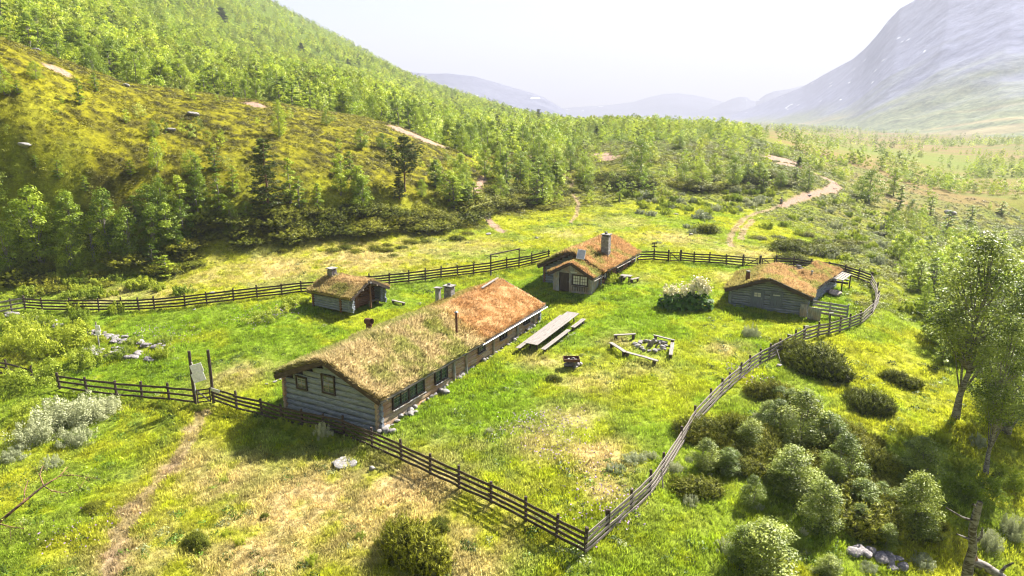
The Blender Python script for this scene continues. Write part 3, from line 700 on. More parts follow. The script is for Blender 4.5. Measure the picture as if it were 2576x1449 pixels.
def col_right(P, t):
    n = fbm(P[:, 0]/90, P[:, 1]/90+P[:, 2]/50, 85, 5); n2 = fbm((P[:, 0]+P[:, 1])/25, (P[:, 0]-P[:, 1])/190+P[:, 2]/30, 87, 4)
    rock = lerp(np.array([.10, .115, .19]), np.array([.18, .195, .29]), n2[:, None]); nf = fbm((P[:, 0]+P[:, 1])/9, (P[:, 0]-P[:, 1])/9+P[:, 2]/9, 93, 2); veg = lerp(np.array([.06, .085, .045]), np.array([.19, .21, .10]), (.5*n+.5*sstep(.3, .7, nf))[:, None]); veg = lerp(veg, np.array([.27, .21, .11]), (.6*sstep(.54, .7, fbm(P[:, 0]/160, P[:, 1]/160+P[:, 2]/22, 89, 4))*(1-sstep(.15, .4, t)))[:, None])  # rock colour carries the blue of distant haze
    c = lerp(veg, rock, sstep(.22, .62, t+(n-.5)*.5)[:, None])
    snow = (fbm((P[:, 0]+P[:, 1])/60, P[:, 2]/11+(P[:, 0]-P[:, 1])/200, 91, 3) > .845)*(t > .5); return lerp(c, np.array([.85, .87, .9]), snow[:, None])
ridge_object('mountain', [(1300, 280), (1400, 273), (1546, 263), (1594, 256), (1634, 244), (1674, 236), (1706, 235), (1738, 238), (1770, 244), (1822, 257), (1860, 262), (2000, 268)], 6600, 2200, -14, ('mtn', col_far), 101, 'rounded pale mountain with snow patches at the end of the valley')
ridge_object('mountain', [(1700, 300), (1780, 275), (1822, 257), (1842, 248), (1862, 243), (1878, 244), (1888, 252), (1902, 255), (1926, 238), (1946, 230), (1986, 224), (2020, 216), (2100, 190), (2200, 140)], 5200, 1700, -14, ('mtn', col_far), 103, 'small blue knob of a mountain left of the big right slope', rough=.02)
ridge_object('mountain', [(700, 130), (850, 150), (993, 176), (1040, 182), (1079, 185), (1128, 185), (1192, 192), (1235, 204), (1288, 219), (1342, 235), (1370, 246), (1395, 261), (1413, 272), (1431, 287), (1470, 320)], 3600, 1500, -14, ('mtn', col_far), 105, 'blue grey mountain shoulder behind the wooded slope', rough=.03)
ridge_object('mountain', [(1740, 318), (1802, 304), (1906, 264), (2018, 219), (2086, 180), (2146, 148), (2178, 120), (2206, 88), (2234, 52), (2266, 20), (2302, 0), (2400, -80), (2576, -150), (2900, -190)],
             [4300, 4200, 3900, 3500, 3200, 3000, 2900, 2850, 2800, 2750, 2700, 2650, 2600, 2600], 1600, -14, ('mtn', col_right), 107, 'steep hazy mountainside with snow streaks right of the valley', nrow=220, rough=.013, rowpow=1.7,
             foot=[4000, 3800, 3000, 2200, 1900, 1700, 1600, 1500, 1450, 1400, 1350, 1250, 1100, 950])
# ------------------------------------------------------------------ log houses with sod roofs
def roof_colour(kind):
    gr = np.array([.20, .225, .04]); st = np.array([.48, .38, .19]); ru = np.array([.35, .185, .07]); pk = np.array([.50, .31, .145]); dg = np.array([.16, .20, .03])
    def f(l, a, sd):
        n = fbm(l/1.4+sd, a/1.4, sd, 4); n2 = fbm(l/.5+sd, a/.5, sd+3, 3)
        if kind == 'long':
            c = lerp(st, gr, (.75*sstep(.48, .72, n))[:, None]); mid = np.exp(-((a-9.5)/3.8)**2)*(l > -1); c = lerp(c, gr*1.15, (.7*mid*sstep(.4, .6, n))[:, None])
            far = sstep(10.8, 15.5, a+(n-.5)*6+l*.35); c = lerp(c, lerp(ru, pk, sstep(.4, .65, n2)[:, None]), far[:, None])
        elif kind == 'sauna': c = lerp(lerp(st, pk, .5), gr*.9, (.7*sstep(.5, .68, n))[:, None])
        elif kind == 'mid': c = lerp(lerp(pk, ru, .35), gr*.9+st*.2, sstep(.5, .72, n)[:, None]); c = lerp(c, pk, (sstep(.5, .7, n2)*.5)[:, None])
        else: c = lerp(lerp(ru, st, .45), gr+st*.2, sstep(.52, .74, n)[:, None]); c = lerp(c, pk, (sstep(.45, .6, n2)*.4)[:, None])
        c = lerp(c, gr*.95, (sstep(.3, 1.6, -l)*(.35 if kind == 'sauna' else .6))[:, None]); return c
    return f
class House:
    """local frame: x = lateral (right), y = along the ridge away from the camera end, z up; origin = middle of the near gable at datum"""
    def __init__(s, name, x, y, az, datum, label, cat):
        s.e = thing(name, (x, y, datum), label, cat, None, -az); s.az = az; s.x = x; s.y = y; s.d = datum
    def w(s, l, a):
        return s.x+a*math.sin(s.az)+l*math.cos(s.az), s.y+a*math.cos(s.az)-l*math.sin(s.az)
    def loc(s, p):
        dx, dy = p[0]-s.x, p[1]-s.y; return (dx*math.cos(s.az)-dy*math.sin(s.az), dx*math.sin(s.az)+dy*math.cos(s.az), p[2]-s.d)
    def foot(s, l0, l1, a0, a1): FOOT.append([s.w(l0, a0), s.w(l1, a0), s.w(l1, a1), s.w(l0, a1)])
    def wallpoint(s, px, py, l):
        """local (a, z) where the sight line meets the wall plane x = l"""
        d = ray(px, py); ox, oy = s.w(l, 0); n = (math.cos(s.az), -math.sin(s.az)); t = (ox*n[0]+oy*n[1])/(d[0]*n[0]+d[1]*n[1])
        q = s.loc((d[0]*t, d[1]*t, CAM_H+d[2]*t)); return q[1], q[2]
def log_walls(W, L, base, under, a0=0.0, near=True, far=True, row=.27, th=.2, prot=.22, c=0.0, sides=(-1, 1)):
    """under(l, a) = height of the roof underside; returns MBs (gable walls, side walls)"""
    G = [MB(), MB()]; S = [MB(), MB()]; z = base; k = 0
    while z < under(c, a0)-.05 or z < under(c, a0+L)-.05:
        h = row*random.uniform(.9, 1.1); zt = z+h
        for a in ([a0] if near else [])+([a0+L] if far else []):
            # half width at this height
            hw = None
            for q in np.linspace(W/2, 0, 40):
                if under(c+q, a) > zt-.02: hw = q; break
            if hw is None: continue
            e = prot if hw >= W/2-.06 else -.02
            G[0 if a == a0 and near else 1].log((c-hw-e, a, z+h/2), (c+hw+e, a, z+h/2), th*1.25*random.uniform(.85, 1.2), h*.99, 8, 7, .026)
        z2 = z+h*.5
        for sd in sides:
            l = c+sd*W/2
            if under(l, a0+.2) > z2+h*.4: S[0 if sd < 0 else 1].log((l, a0-prot, z2+h/2-.02), (l, a0+L+prot, z2+h/2-.02+(under(l, a0+L)-under(l, a0))*0), th*1.1, h*1.07, 8, 10, .014)
        z = zt; k += 1
    return [g for g in G if g.n], [q for q in S if q.n]
def each(L_, nm, mt, H):
    for q in L_: q.build(nm, M[mt], H.e)
def sod_roof(H, W, oe, a0, a1, zr0, zr1, ze0, ze1, thick, kind, seed, c=0.0, n_blade=26000, bh=.26, sag=0.0, wl=None, cut=None):
    wr = W/2+oe; wlf = W/2+(oe if wl is None else wl)
    def top(l, a):
        t = (a-a0)/(a1-a0); zr = zr0+(zr1-zr0)*t-sag*np.sin(np.pi*np.clip(t, 0, 1)); ze = ze0+(ze1-ze0)*t-sag*.8*np.sin(np.pi*np.clip(t, 0, 1)); q = np.abs(l-c)/wr
        return zr-H.d+(ze-zr)*q
    nl, na = 46, int((a1-a0)*4); ls = np.linspace(c-wlf, c+wr, nl); As = np.linspace(a0, a1, na); Lg, Ag = np.meshgrid(ls, As, indexing='ij')
    Zt = top(Lg, Ag)+(fbm(Lg/.8+seed, Ag/.8, seed, 4)-.5)*.26-.16*np.exp(-((np.abs(Lg-c)/.5)**2))
    Zt -= .08*(sstep(wr-.35, wr, np.abs(Lg-c))); edge = (np.arange(nl)[:, None] % (nl-1) == 0) | (np.arange(na)[None, :] % (na-1) == 0)
    Zb = top(Lg, Ag)-thick; X = np.concatenate([np.stack([Lg, Ag, Zt], -1).reshape(-1, 3), np.stack([Lg, Ag, Zb], -1).reshape(-1, 3)]); m = nl*na
    i, j = np.meshgrid(np.arange(nl-1), np.arange(na-1), indexing='ij'); F1 = np.stack([i*na+j, (i+1)*na+j, (i+1)*na+j+1, i*na+j+1], -1).reshape(-1, 4); F2 = F1[:, ::-1]+m
    rim = [(k*na, (k+1)*na) for k in range(nl-1)]; s1 = [(b, a, a+m, b+m) for a, b in rim]; s2 = [(a+na-1, b+na-1, b+na-1+m, a+na-1+m) for a, b in rim]
    s3 = [(k, k+1, k+1+m, k+m) for k in range(na-1)]; s4 = [((nl-1)*na+k+1, (nl-1)*na+k, (nl-1)*na+k+m, (nl-1)*na+k+1+m) for k in range(na-1)]
    cf = roof_colour(kind); cc = cf(X[:, 0], X[:, 1], seed); soil = np.array([.055, .04, .028]); cc[m:] = soil; rimv = np.zeros(m, bool).reshape(nl, na); 
    F = np.concatenate([F1, F2, s1, s2, s3, s4]); me = mesh_np('roof', X, F, [M['sod']], smooth=False, col=cc*.8); rf = obj('roof', me, H.e)
    rng = np.random.default_rng(seed); l = rng.uniform(c-wlf, c+wr, n_blade); a = rng.uniform(a0, a1, n_blade)
    # extra fringe along every edge
    ne = n_blade//9; l[:ne] = c+wr+rng.uniform(-.15, .04, ne); l[ne:int(ne*1.5)] = c-wlf+rng.uniform(-.04, .15, int(ne*1.5)-ne); a[int(ne*1.5):int(ne*2.1)] = a0+rng.uniform(-.05, .15, int(ne*2.1)-int(ne*1.5))
    dens = fbm(l/.6+seed, a/.6, seed+9, 3); kp = rng.random(n_blade) < (.35+1.1*dens); l, a, dens = l[kp], a[kp], dens[kp]
    z = top(l, a)+(fbm(l/.8+seed, a/.8, seed, 4)-.5)*.26-.05-.12*np.exp(-((np.abs(l-c)/.5)**2)); P = np.stack([l, a, z], 1); col = cf(l, a, seed)*rng.uniform(.65, 1.35, len(l))[:, None]
    hh = bh*(.5+1.0*fbm(l/1.3, a/1.3, seed+5, 3)); hh = np.where(a > (12.8 if kind == 'long' else 99), hh*.55, hh)
    up = np.zeros((len(l), 3)); up[:, 2] = 1; up[:, 0] = np.sign(l-c)*.45; up[:, 1] = -.25
    V, Fb, C = blades(P, up, hh, .035, np.clip(col, 0, 1), rng, .35); me = mesh_np('turf', V, Fb, [M['blade']], col=C); obj('turf', me, rf)
    return rf, top
def barge(H, rf, top, W, oe, a, thick, c=0.0, mat='wood_dark', wl=None, cap=None, h=None):
    for sd in (-1, 1):
        q = W/2+(oe if (wl is None or sd > 0) else wl); b = MB(); h_ = h or thick+.06
        b.bar((c, a, float(top(c, a))-thick/2-.04), (c+sd*q, a, float(top(c+sd*q, a))-thick/2-.04), .06, h_, up=(0, 0, 1)); b.build('bargeboard', M[mat], rf)
        if cap and sd > 0:
            b = MB(); b.bar((c, a, float(top(c, a))+.03), (c+q, a, float(top(c+q, a))+.03), .09, .035); b.build('ridge_batten', M['bench'], rf)
def window(parent, c, sz, axis, nx=2, ny=3, leafs=2, frame='frame', sash='frame_green', glass='glass', name='window', dep=.1, sill=True):
    """axis 'x': wall faces +x or -x (width runs along y); axis 'y': wall faces -y. sign in dep"""
    cx_, cy_, cz = c; wd, ht = sz; e = link(D.objects.new(name, None)); e.parent = parent; e.location = c
    def P(u, o, v): return (o, u, v) if axis == 'x' else (u, o, v)
    sgn = 1 if axis == 'x' else -1; o = dep*sgn; f = MB(); t = .11
    f.bar(P(-wd/2-t, o, ht/2+t/2), P(wd/2+t, o, ht/2+t/2), t, t, up=(0, 0, 1)); f.bar(P(-wd/2-t, o, -ht/2-t/2), P(wd/2+t, o, -ht/2-t/2), t, t)
    for q in (-1, 1): f.bar(P(q*(wd/2+t/2), o, -ht/2), P(q*(wd/2+t/2), o, ht/2), t, t*.98, up=(1, 0, 0))
    if leafs == 2: f.bar(P(0, o, -ht/2), P(0, o, ht/2), .08, .08, up=(1, 0, 0))
    f.build('frame', M[frame], e); s = MB(); k = leafs
    for q in range(k):
        x0 = -wd/2+wd*q/k+.02; x1 = -wd/2+wd*(q+1)/k-.02
        for i in range(nx+1): xx = x0+(x1-x0)*i/nx; s.bar(P(xx, o*.8, -ht/2), P(xx, o*.8, ht/2), .032, .03, up=(1, 0, 0))
        for j in range(ny+1): zz = -ht/2+ht*j/ny; s.bar(P(x0, o*.8, zz), P(x1, o*.8, zz), .03, .032)
    s.build('sash', M[sash], e); g = MB(); g.bar(P(-wd/2, o*.55, 0), P(wd/2, o*.55, 0), .02, ht, up=(0, 0, 1), bev=.01); g.build('pane', M[glass], e)
    if sill: g = MB(); g.bar(P(-wd/2-.16, o*1.4, -ht/2-.13), P(wd/2+.16, o*1.4, -ht/2-.13), .14, .04); g.build('sill', M['wood_board'], e)
    return e
ICO = {}
def rock_mesh(seed, sub=3, flat=.7, mat='stone', am=.5):
    bm = bmesh.new(); bmesh.ops.create_icosphere(bm, subdivisions=sub, radius=1); V = np.array([tuple(v.co) for v in bm.verts]); F = np.array([[v.index for v in f.verts] for f in bm.faces]); bm.free()
    n = fbm(V[:, 0]*1.1+seed*7, V[:, 1]*1.1+V[:, 2]*.9, seed, 3)-.5; cut = np.random.default_rng(seed); r = 1+am*n
    V = V*r[:, None]
    for _ in range(7):
        nn = unit(cut.normal(0, 1, (1, 3)))[0]; d = V@nn; lim = cut.uniform(.55, .85); V = V-np.maximum(d-lim, 0)[:, None]*nn*.85
    V[:, 2] *= flat; return mesh_np('rock', V, F, [M[mat]], smooth=False)
ROCKS = [rock_mesh(i) for i in range(6)]; ROCKSD = [rock_mesh(i+20, mat='stone_dark') for i in range(4)]
def stones_joined(pts, mat='stone', seed=1):
    """pts: (x,y,z,size)"""
    rng = np.random.default_rng(seed); Vs = []; Fs = []; k = 0
    for (x, y, z, s_) in pts:
        me = ROCKS[rng.integers(0, 6)]; v = np.zeros(len(me.vertices)*3); me.vertices.foreach_get('co', v); v = v.reshape(-1, 3); a = rng.uniform(0, 6.28)
        v = v@np.array([[math.cos(a), math.sin(a), 0], [-math.sin(a), math.cos(a), 0], [0, 0, 1]])*s_*rng.uniform(.8, 1.2, 3)+np.array([x, y, z])
        f = np.array([p.vertices[:] for p in me.polygons]); Vs.append(v); Fs.append(f+k); k += len(v)
    return mesh_np('stones', np.concatenate(Vs), np.concatenate(Fs), [M[mat]])
def stone_stack(parent, name, c, sz, rows, mat='stone', cap=True, topstone=True, rz=0.0, capw=1.35):
    """masonry chimney: courses of stones under a slab"""
    e = link(D.objects.new(name, None)); e.parent = parent; e.location = c; e.rotation_euler = (0, 0, rz)
    b = MB(); z = 0; hx, hy = sz[0]/2, sz[1]/2; rh = sz[2]/rows
    for r in range(rows):
        off = (r % 2)*.5; h = rh*.97; n = 2
        for sx in range(2):
            f = .5+(.12 if r % 2 else -.12); x0 = -hx if sx == 0 else -hx+sz[0]*f; x1 = -hx+sz[0]*f if sx == 0 else hx
            j = random.uniform(-.012, .012); b.bar(((x0+x1)/2+j, -hy+random.uniform(-.015, .01), z+h/2), ((x0+x1)/2+j, hy+random.uniform(-.01, .015), z+h/2), (x1-x0)*.985, h, bev=.10)
        z += rh
    b.build('shaft', M[mat], e)
    if cap:
        b = MB(); b.bar((-hx*.8, -hy*.8, z+.05), (-hx*.8, hy*.8, z+.05), .12, .12); b.bar((hx*.8, -hy*.8, z+.05), (hx*.8, hy*.8, z+.05), .12, .12); b.build('cap_support', M['stone_dark'], e)
        b = MB(); b.bar((0, -hy*capw, z+.16), (0, hy*capw, z+.16), sz[0]*capw, .08, seg=3, jit=.01); b.build('cap_slab', M['stone'], e)
        if topstone: o = obj('weight_stone', ROCKS[2], e, (0, 0, z+.30)); o.scale = (.17, .15, .2)
    return e
def pipe(parent, c, r, h, mat='rust', cap='cone', name='vent_pipe'):
    V, F, C = tube([(0, 0, 0), (0, 0, h)], [r, r*.95], 12); e = obj(name, mesh_np(name, V, F, [M[mat]], smooth=True, col=C), parent, c)
    if cap == 'cone': V, F, C = tube([(0, 0, h), (0, 0, h+.04), (0, 0, h+.12)], [r*1.9, r*1.8, .01], 12); obj('cap', mesh_np('cap', V, F, [M['metal']], smooth=True, col=C), e)
    return e

def at_roof(H, top, px_, py_):
    best = None
    for l in np.linspace(-5, 5, 101):
        for a in np.linspace(-.5, 23, 190):
            x, y = H.w(l, a); q = proj(x, y, float(top(l, a))+H.d); e = (q[0]-px_)**2+(q[1]-py_)**2
            if best is None or e < best[0]: best = (e, l, a)
    return best[1], best[2]
# --- the long house
az = 0.5016; H1 = House('log_farmhouse', -11.69, 40.91, az, -1.9, 'long weathered log farmhouse with a straw and rust coloured sod roof behind the front fence', 'house')
W1, L1 = 7.9, 21.9
rf1, top1 = sod_roof(H1, W1, .5, -.42, L1+.35, 2.12, 2.62, .27, .78, .30, 'long', 5, n_blade=70000, bh=.42, sag=.10)
und1 = lambda l, a: float(top1(l, a))-.30
G, S = log_walls(W1, L1, -.75, und1, row=.40, prot=.28)
each(G, 'gable_wall', 'wood_grey', H1); each(S, 'side_wall', 'wood_side', H1)
barge(H1, rf1, top1, W1, .5, -.48, .30); barge(H1, rf1, top1, W1, .5, L1+.41, .30, mat='bench')
b = MB()
for k in range(12):
    a = -.45+k*(L1+.9)/12; a2 = a+(L1+.9)/12; l = W1/2+.53; b.bar((l, a, float(top1(l, a))-.16), (l, a2, float(top1(l, a2))-.16), .05, .14, up=(0, 0, 1))
b.build('eave_board', M['bench'], rf1)
b = MB(); b.log((W1/2+.62, 11.3, float(top1(W1/2, 11.3))-.42), (W1/2+.62, L1+.6, float(top1(W1/2, L1))-.50), .13, .1, 8, 6, .01); b.build('gutter', M['metal'], rf1)
b = MB(); b.bar((-.35, L1+.38, float(top1(0, L1))+.02), (.0, L1*.86, float(top1(0, L1*.86))-.02), .2, .08); b.build('ridge_beam', M['bench'], rf1)
pts = []
for k in range(46):
    a = L1*k/45; x, y = H1.w(W1/2+random.uniform(-.05, .25), a); g = gz(x, y)-H1.d; pts.append((W1/2+random.uniform(-.1, .22), a, g+random.uniform(.0, .12), random.uniform(.14, .34)))
for k in range(26):
    l = -W1/2+W1*k/25; x, y = H1.w(l, -.05); g = gz(x, y)-H1.d
    for q in (0, .22, .4):
        if g+q < -.35: pts.append((l+random.uniform(-.1, .1), random.uniform(-.1, .05), g+q, random.uniform(.16, .26)))
pts += [(W1/2+.5, -.1, .05, .3), (W1/2+.9, .1, .0, .22), (W1/2+.25, -.35, .0, .26), (W1/2+.7, 6.2, .25, .42), (W1/2+.45, 2.6, .1, .28), (W1/2+.6, 2.9, .12, .22)]
o = obj('foundation', stones_joined(pts), H1.e)
for (px_, py_, wd, ht, lf) in ((1006, 984, 1.5, .95, 2), (1046, 962, 1.5, .95, 2), (1108, 930, 1.35, .95, 2)):
    a, z = H1.wallpoint(px_, py_, W1/2+.1); window(H1.e, (W1/2+.02, a, min(z, und1(W1/2, a)-.72)), (wd, ht), 'x', 2, 4, lf, dep=.14)
for (px_, py_, wd, ht, lf) in ((1210, 857, .8, .6, 1), (1265, 826, .9, .6, 2), (1324, 794, .9, .5, 2)):
    a, z = H1.wallpoint(px_, py_, W1/2+.1); window(H1.e, (W1/2+.02, a, min(z, und1(W1/2, a)-.55)), (wd, ht), 'x', 2, 2, lf, sash='wood_board', dep=.14)
for px_, py_ in ((1140, 915), (1171, 890), (1240, 848), (1300, 820), (1342, 797)):
    a, z = H1.wallpoint(px_, py_, W1/2+.1); zt = und1(W1/2, a)-.02; x, y = H1.w(W1/2, a); b = MB(); b.log((W1/2+.17, a, gz(x, y)-H1.d-.1), (W1/2+.17, a, zt), .24, .22, 8, 3, .01, up=(1, 0, 0)); b.build('brace_post', M['wood_board'], H1.e)
def gablewin(H, px_, py_, wd, ht, y, **k):
    d = ray(px_, py_); # intersect plane a = y
    ox, oy = H.w(0, y); n = (math.sin(H.az), math.cos(H.az)); t = (ox*n[0]+oy*n[1])/(d[0]*n[0]+d[1]*n[1]); q = H.loc((d[0]*t, d[1]*t, CAM_H+d[2]*t))
    return window(H.e, (q[0], y, q[2]), (wd, ht), 'y', **k), q
gablewin(H1, 762, 962, .78, .72, -.02, nx=2, ny=3, leafs=1, sash='wood_board', dep=.13, sill=False); gablewin(H1, 829, 966, .92, 1.12, -.02, nx=2, ny=4, leafs=1, sash='wood_board', dep=.13, sill=False)
lc, ac = at_roof(H1, top1, 1131, 750); stone_stack(H1.e, 'chimney', (lc, ac, float(top1(lc, ac))-.15), (.74, .66, 1.15), 4, capw=1.25)
l, a = at_roof(H1, top1, 929, 838); 
e = link(D.objects.new('vent_pipe', None)); e.parent = H1.e; e.location = (l, a, float(top1(l, a))-.1)
V, F, C = tube([(0, 0, 0), (0, 0, 1.0)], [.26, .24], 14); obj('duct', mesh_np('duct', V, F, [M['rust']], smooth=True, col=C), e)
V, F, C = tube([(-.3, 0, 1.06), (.32, 0, 1.1)], [.24, .24], 14); obj('hood', mesh_np('hood', V, F, [M['rust']], smooth=True, col=C), e)
l, a = at_roof(H1, top1, 1149, 838); pipe(H1.e, (l, a, float(top1(l, a))-.1), .09, 1.75)
l, a = at_roof(H1, top1, 1124, 757); b = None
e = link(D.objects.new('chimney', None)); e.parent = H1.e; lc, ac = at_roof(H1, top1, 1103, 757); e.location = (lc, ac, float(top1(lc, ac))-.2)
b = MB(); b.bar((0, 0, 0), (0, 0, 1.45), .38, .38, up=(1, 0, 0), bev=.03); b.build('shaft', M['wood_board'], e); b = MB(); b.bar((-.36, 0, 1.5), (.36, 0, 1.52), .55, .06); b.build('cap_slab', M['stone_dark'], e)
H1.foot(-W1/2, W1/2+.1, -.1, L1)

# --- the middle cabin with a plank porch
H2 = House('log_cabin', 6.06, 67.38, .502, .3, 'log cabin with a plank porch, tall stone chimney and solar panel', 'house')
W2, L2 = 6.0, 10.3
rf2, top2 = sod_roof(H2, W2, .5, -.5, L2+.5, 3.85, 3.9, 2.1, 2.15, .28, 'mid', 9, n_blade=42000, bh=.38, wl=.6)
und2 = lambda l, a: float(top2(l, a))-.28
G, S = log_walls(W2, L2, -.15, und2, row=.26)
each(G, 'gable_wall', 'wood_grey', H2); each(S, 'side_wall', 'wood_brown', H2); barge(H2, rf2, top2, W2, .5, -.56, .28, wl=.6)
b = MB(); l = W2/2+.53; b.bar((l, .9, float(top2(l, 0))-.14), (l, L2+.5, float(top2(l, L2))-.14), .05, .12, up=(0, 0, 1), seg=4, jit=.01); b.bar((l+.1, 3.2, float(top2(l, 0))-.30), (l+.1, L2*.72, float(top2(l, 0))-.32), .1, .07); b.bar((l+.1, L2*.76, float(top2(l, 0))-.30), (l+.1, L2+.3, float(top2(l, 0))-.32), .1, .07); b.build('eave_board', M['bench'], rf2)
PW, PL, PC = 4.02, 2.2, .98
rfp, topp = sod_roof(H2, PW, .4, -PL-.42, -.3, 3.25, 3.3, 1.93, 1.98, .24, 'mid', 13, c=PC, n_blade=7000, bh=.28); rfp.name = 'porch_roof'
undp = lambda l, a: float(topp(l, a))-.24
b = MB(); x = PC-PW/2; doorx = (PC-PW/2+.75, PC-PW/2+1.75); winx = (PC+.05, PC+1.75)
while x < PC+PW/2-.02:
    wdt = random.uniform(.16, .26); xm = min(x+wdt/2, PC+PW/2); zt = undp(xm, -PL)+.02
    if doorx[0] < xm < doorx[1]: b.bar((xm, -PL, 1.75), (xm, -PL, zt), .035, wdt*.98, up=(1, 0, 0))
    elif winx[0] < xm < winx[1]: b.bar((xm, -PL, 1.62), (xm, -PL, zt), .035, wdt*.98, up=(1, 0, 0)); b.bar((xm, -PL, -.2), (xm, -PL, .62), .035, wdt*.98, up=(1, 0, 0))
    else: b.bar((xm, -PL+random.uniform(-.02, .02), -.2), (xm, -PL, zt), .035, wdt*.97, up=(1, 0, 0))
    x += wdt
b.build('porch_front', M['wood_board'], H2.e)
for sd in (-1, 1):
    b = MB(); y = -PL+.1
    while y < -.05: b.bar((PC+sd*PW/2, y, -.2), (PC+sd*PW/2, y, undp(PC+sd*PW/2, y)+.02), .2, .035, up=(1, 0, 0)); y += .21
    b.build('porch_side', M['wood_board'], H2.e)
b = MB(); xm = (doorx[0]+doorx[1])/2
for k in range(5): b.bar((doorx[0]+.1+k*.2, -PL+.03, -.15), (doorx[0]+.1+k*.2, -PL+.03, 1.74), .03, .19, up=(1, 0, 0))
d_ = b.build('door', M['wood_dark'], H2.e); b = MB(); b.bar((doorx[1]-.12, -PL-.03, .8), (doorx[1]-.12, -PL-.03, .95), .03, .03, up=(1, 0, 0)); b.build('handle', M['metal'], d_)
b = MB(); b.bar((doorx[0]-.15, -PL-.05, 1.8), (doorx[1]+.15, -PL-.05, 1.8), .05, .1); b.bar((xm-.35, -PL-.05, 2.06), (xm+.45, -PL-.05, 2.06), .04, .22, up=(0, 0, 1)); b.bar((doorx[1]+.06, -PL-.06, -.2), (doorx[1]+.06, -PL-.06, 2.0), .08, .1, up=(1, 0, 0)); b.build('door_trim', M['wood_board'], H2.e)
b = MB(); b.bar((winx[0]-.2, -PL-.04, 1.86), (winx[0]+.5, -PL-.04, 1.86), .03, .14, up=(0, 0, 1)); b.build('name_board', M['sign'], H2.e)
window(H2.e, ((winx[0]+winx[1])/2, -PL-.02, 1.13), (1.5, .86), 'y', 3, 3, 2, 'frame', 'frame', 'curtain', dep=.07)
b = MB(); b.bar((winx[0], -PL-.12, .5), (winx[1], -PL-.12, .5), .05, .03); 
for k in range(7): b.bar((winx[0]+.1+k*.25, -PL-.09, .05), (winx[0]+.1+k*.25, -PL-.09, .5), .05, .05, up=(1, 0, 0))
b.build('flower_shelf', M['wood_dark'], H2.e); barge(H2, rfp, topp, PW, .4, -PL-.47, .24, c=PC)
b = MB(); l = PC+PW/2+.43; b.bar((l, -PL-.4, float(topp(l, -PL))-.12), (l, -.3, float(topp(l, -PL))-.12), .05, .12, up=(0, 0, 1)); b.bar((l+.1, -PL-.5, float(topp(l, -PL))-.30), (l+.1, 0, float(topp(l, -PL))-.28), .1, .06); b.build('eave_board', M['bench'], rfp)
for px_, py_, wd, ht, sa, gl in ((1521, 688, .7, .62, 'curtain', 'curtain'), (1555, 671, .85, .7, 'frame_green', 'glass'), (1563, 666, .3, .6, 'frame_green', 'glass'), (1583, 655, .45, .7, 'frame_green', 'glass')):
    a, z = H2.wallpoint(px_, py_, W2/2+.1); window(H2.e, (W2/2+.02, a, min(z, und2(W2/2, a)-.6)), (wd, ht), 'x', 2, 2, 1, sash='frame_green' if sa != 'curtain' else 'wood_board', glass=gl, dep=.14, sill=False)
l, a = at_roof(H2, top2, 1524, 644); stone_stack(H2.e, 'chimney', (l, a, float(top2(l, a))-.15), (.80, .72, 2.25), 6, topstone=True, capw=1.2)
l, a = at_roof(H2, top2, 1465, 655); e = link(D.objects.new('solar_panel', None)); e.parent = H2.e; e.location = (l-.1, a-.3, float(top2(l, a))+.55); e.rotation_euler = (R(-62), 0, R(-8))
e.rotation_euler = (R(58), R(6), R(14))
b = MB(); b.bar((-.36, 0, 0), (.36, 0, 0), .95, .04, bev=.01); b.build('panel_face', flat_mat('panel', (.34, .36, .42), .25, .6, 0, .1), e)
b = MB()
for q in (-1, 1): b.bar((-.4, q*.47, .015), (.4, q*.47, .015), .045, .06); b.bar((q*.385, -.47, .015), (q*.385, .47, .015), .045, .06)
for q in range(-3, 4): b.bar((-.36, q*.12, .024), (.36, q*.12, .024), .012, .012)
b.build('panel_frame', M['white'], e); b = MB(); b.bar((0, -.2, -.03), (0, -.5, -.6), .05, .05); b.build('panel_post', M['metal'], e)
H2.foot(-W2/2, W2/2, 0, L2); H2.foot(PC-PW/2, PC+PW/2, -PL, 0)

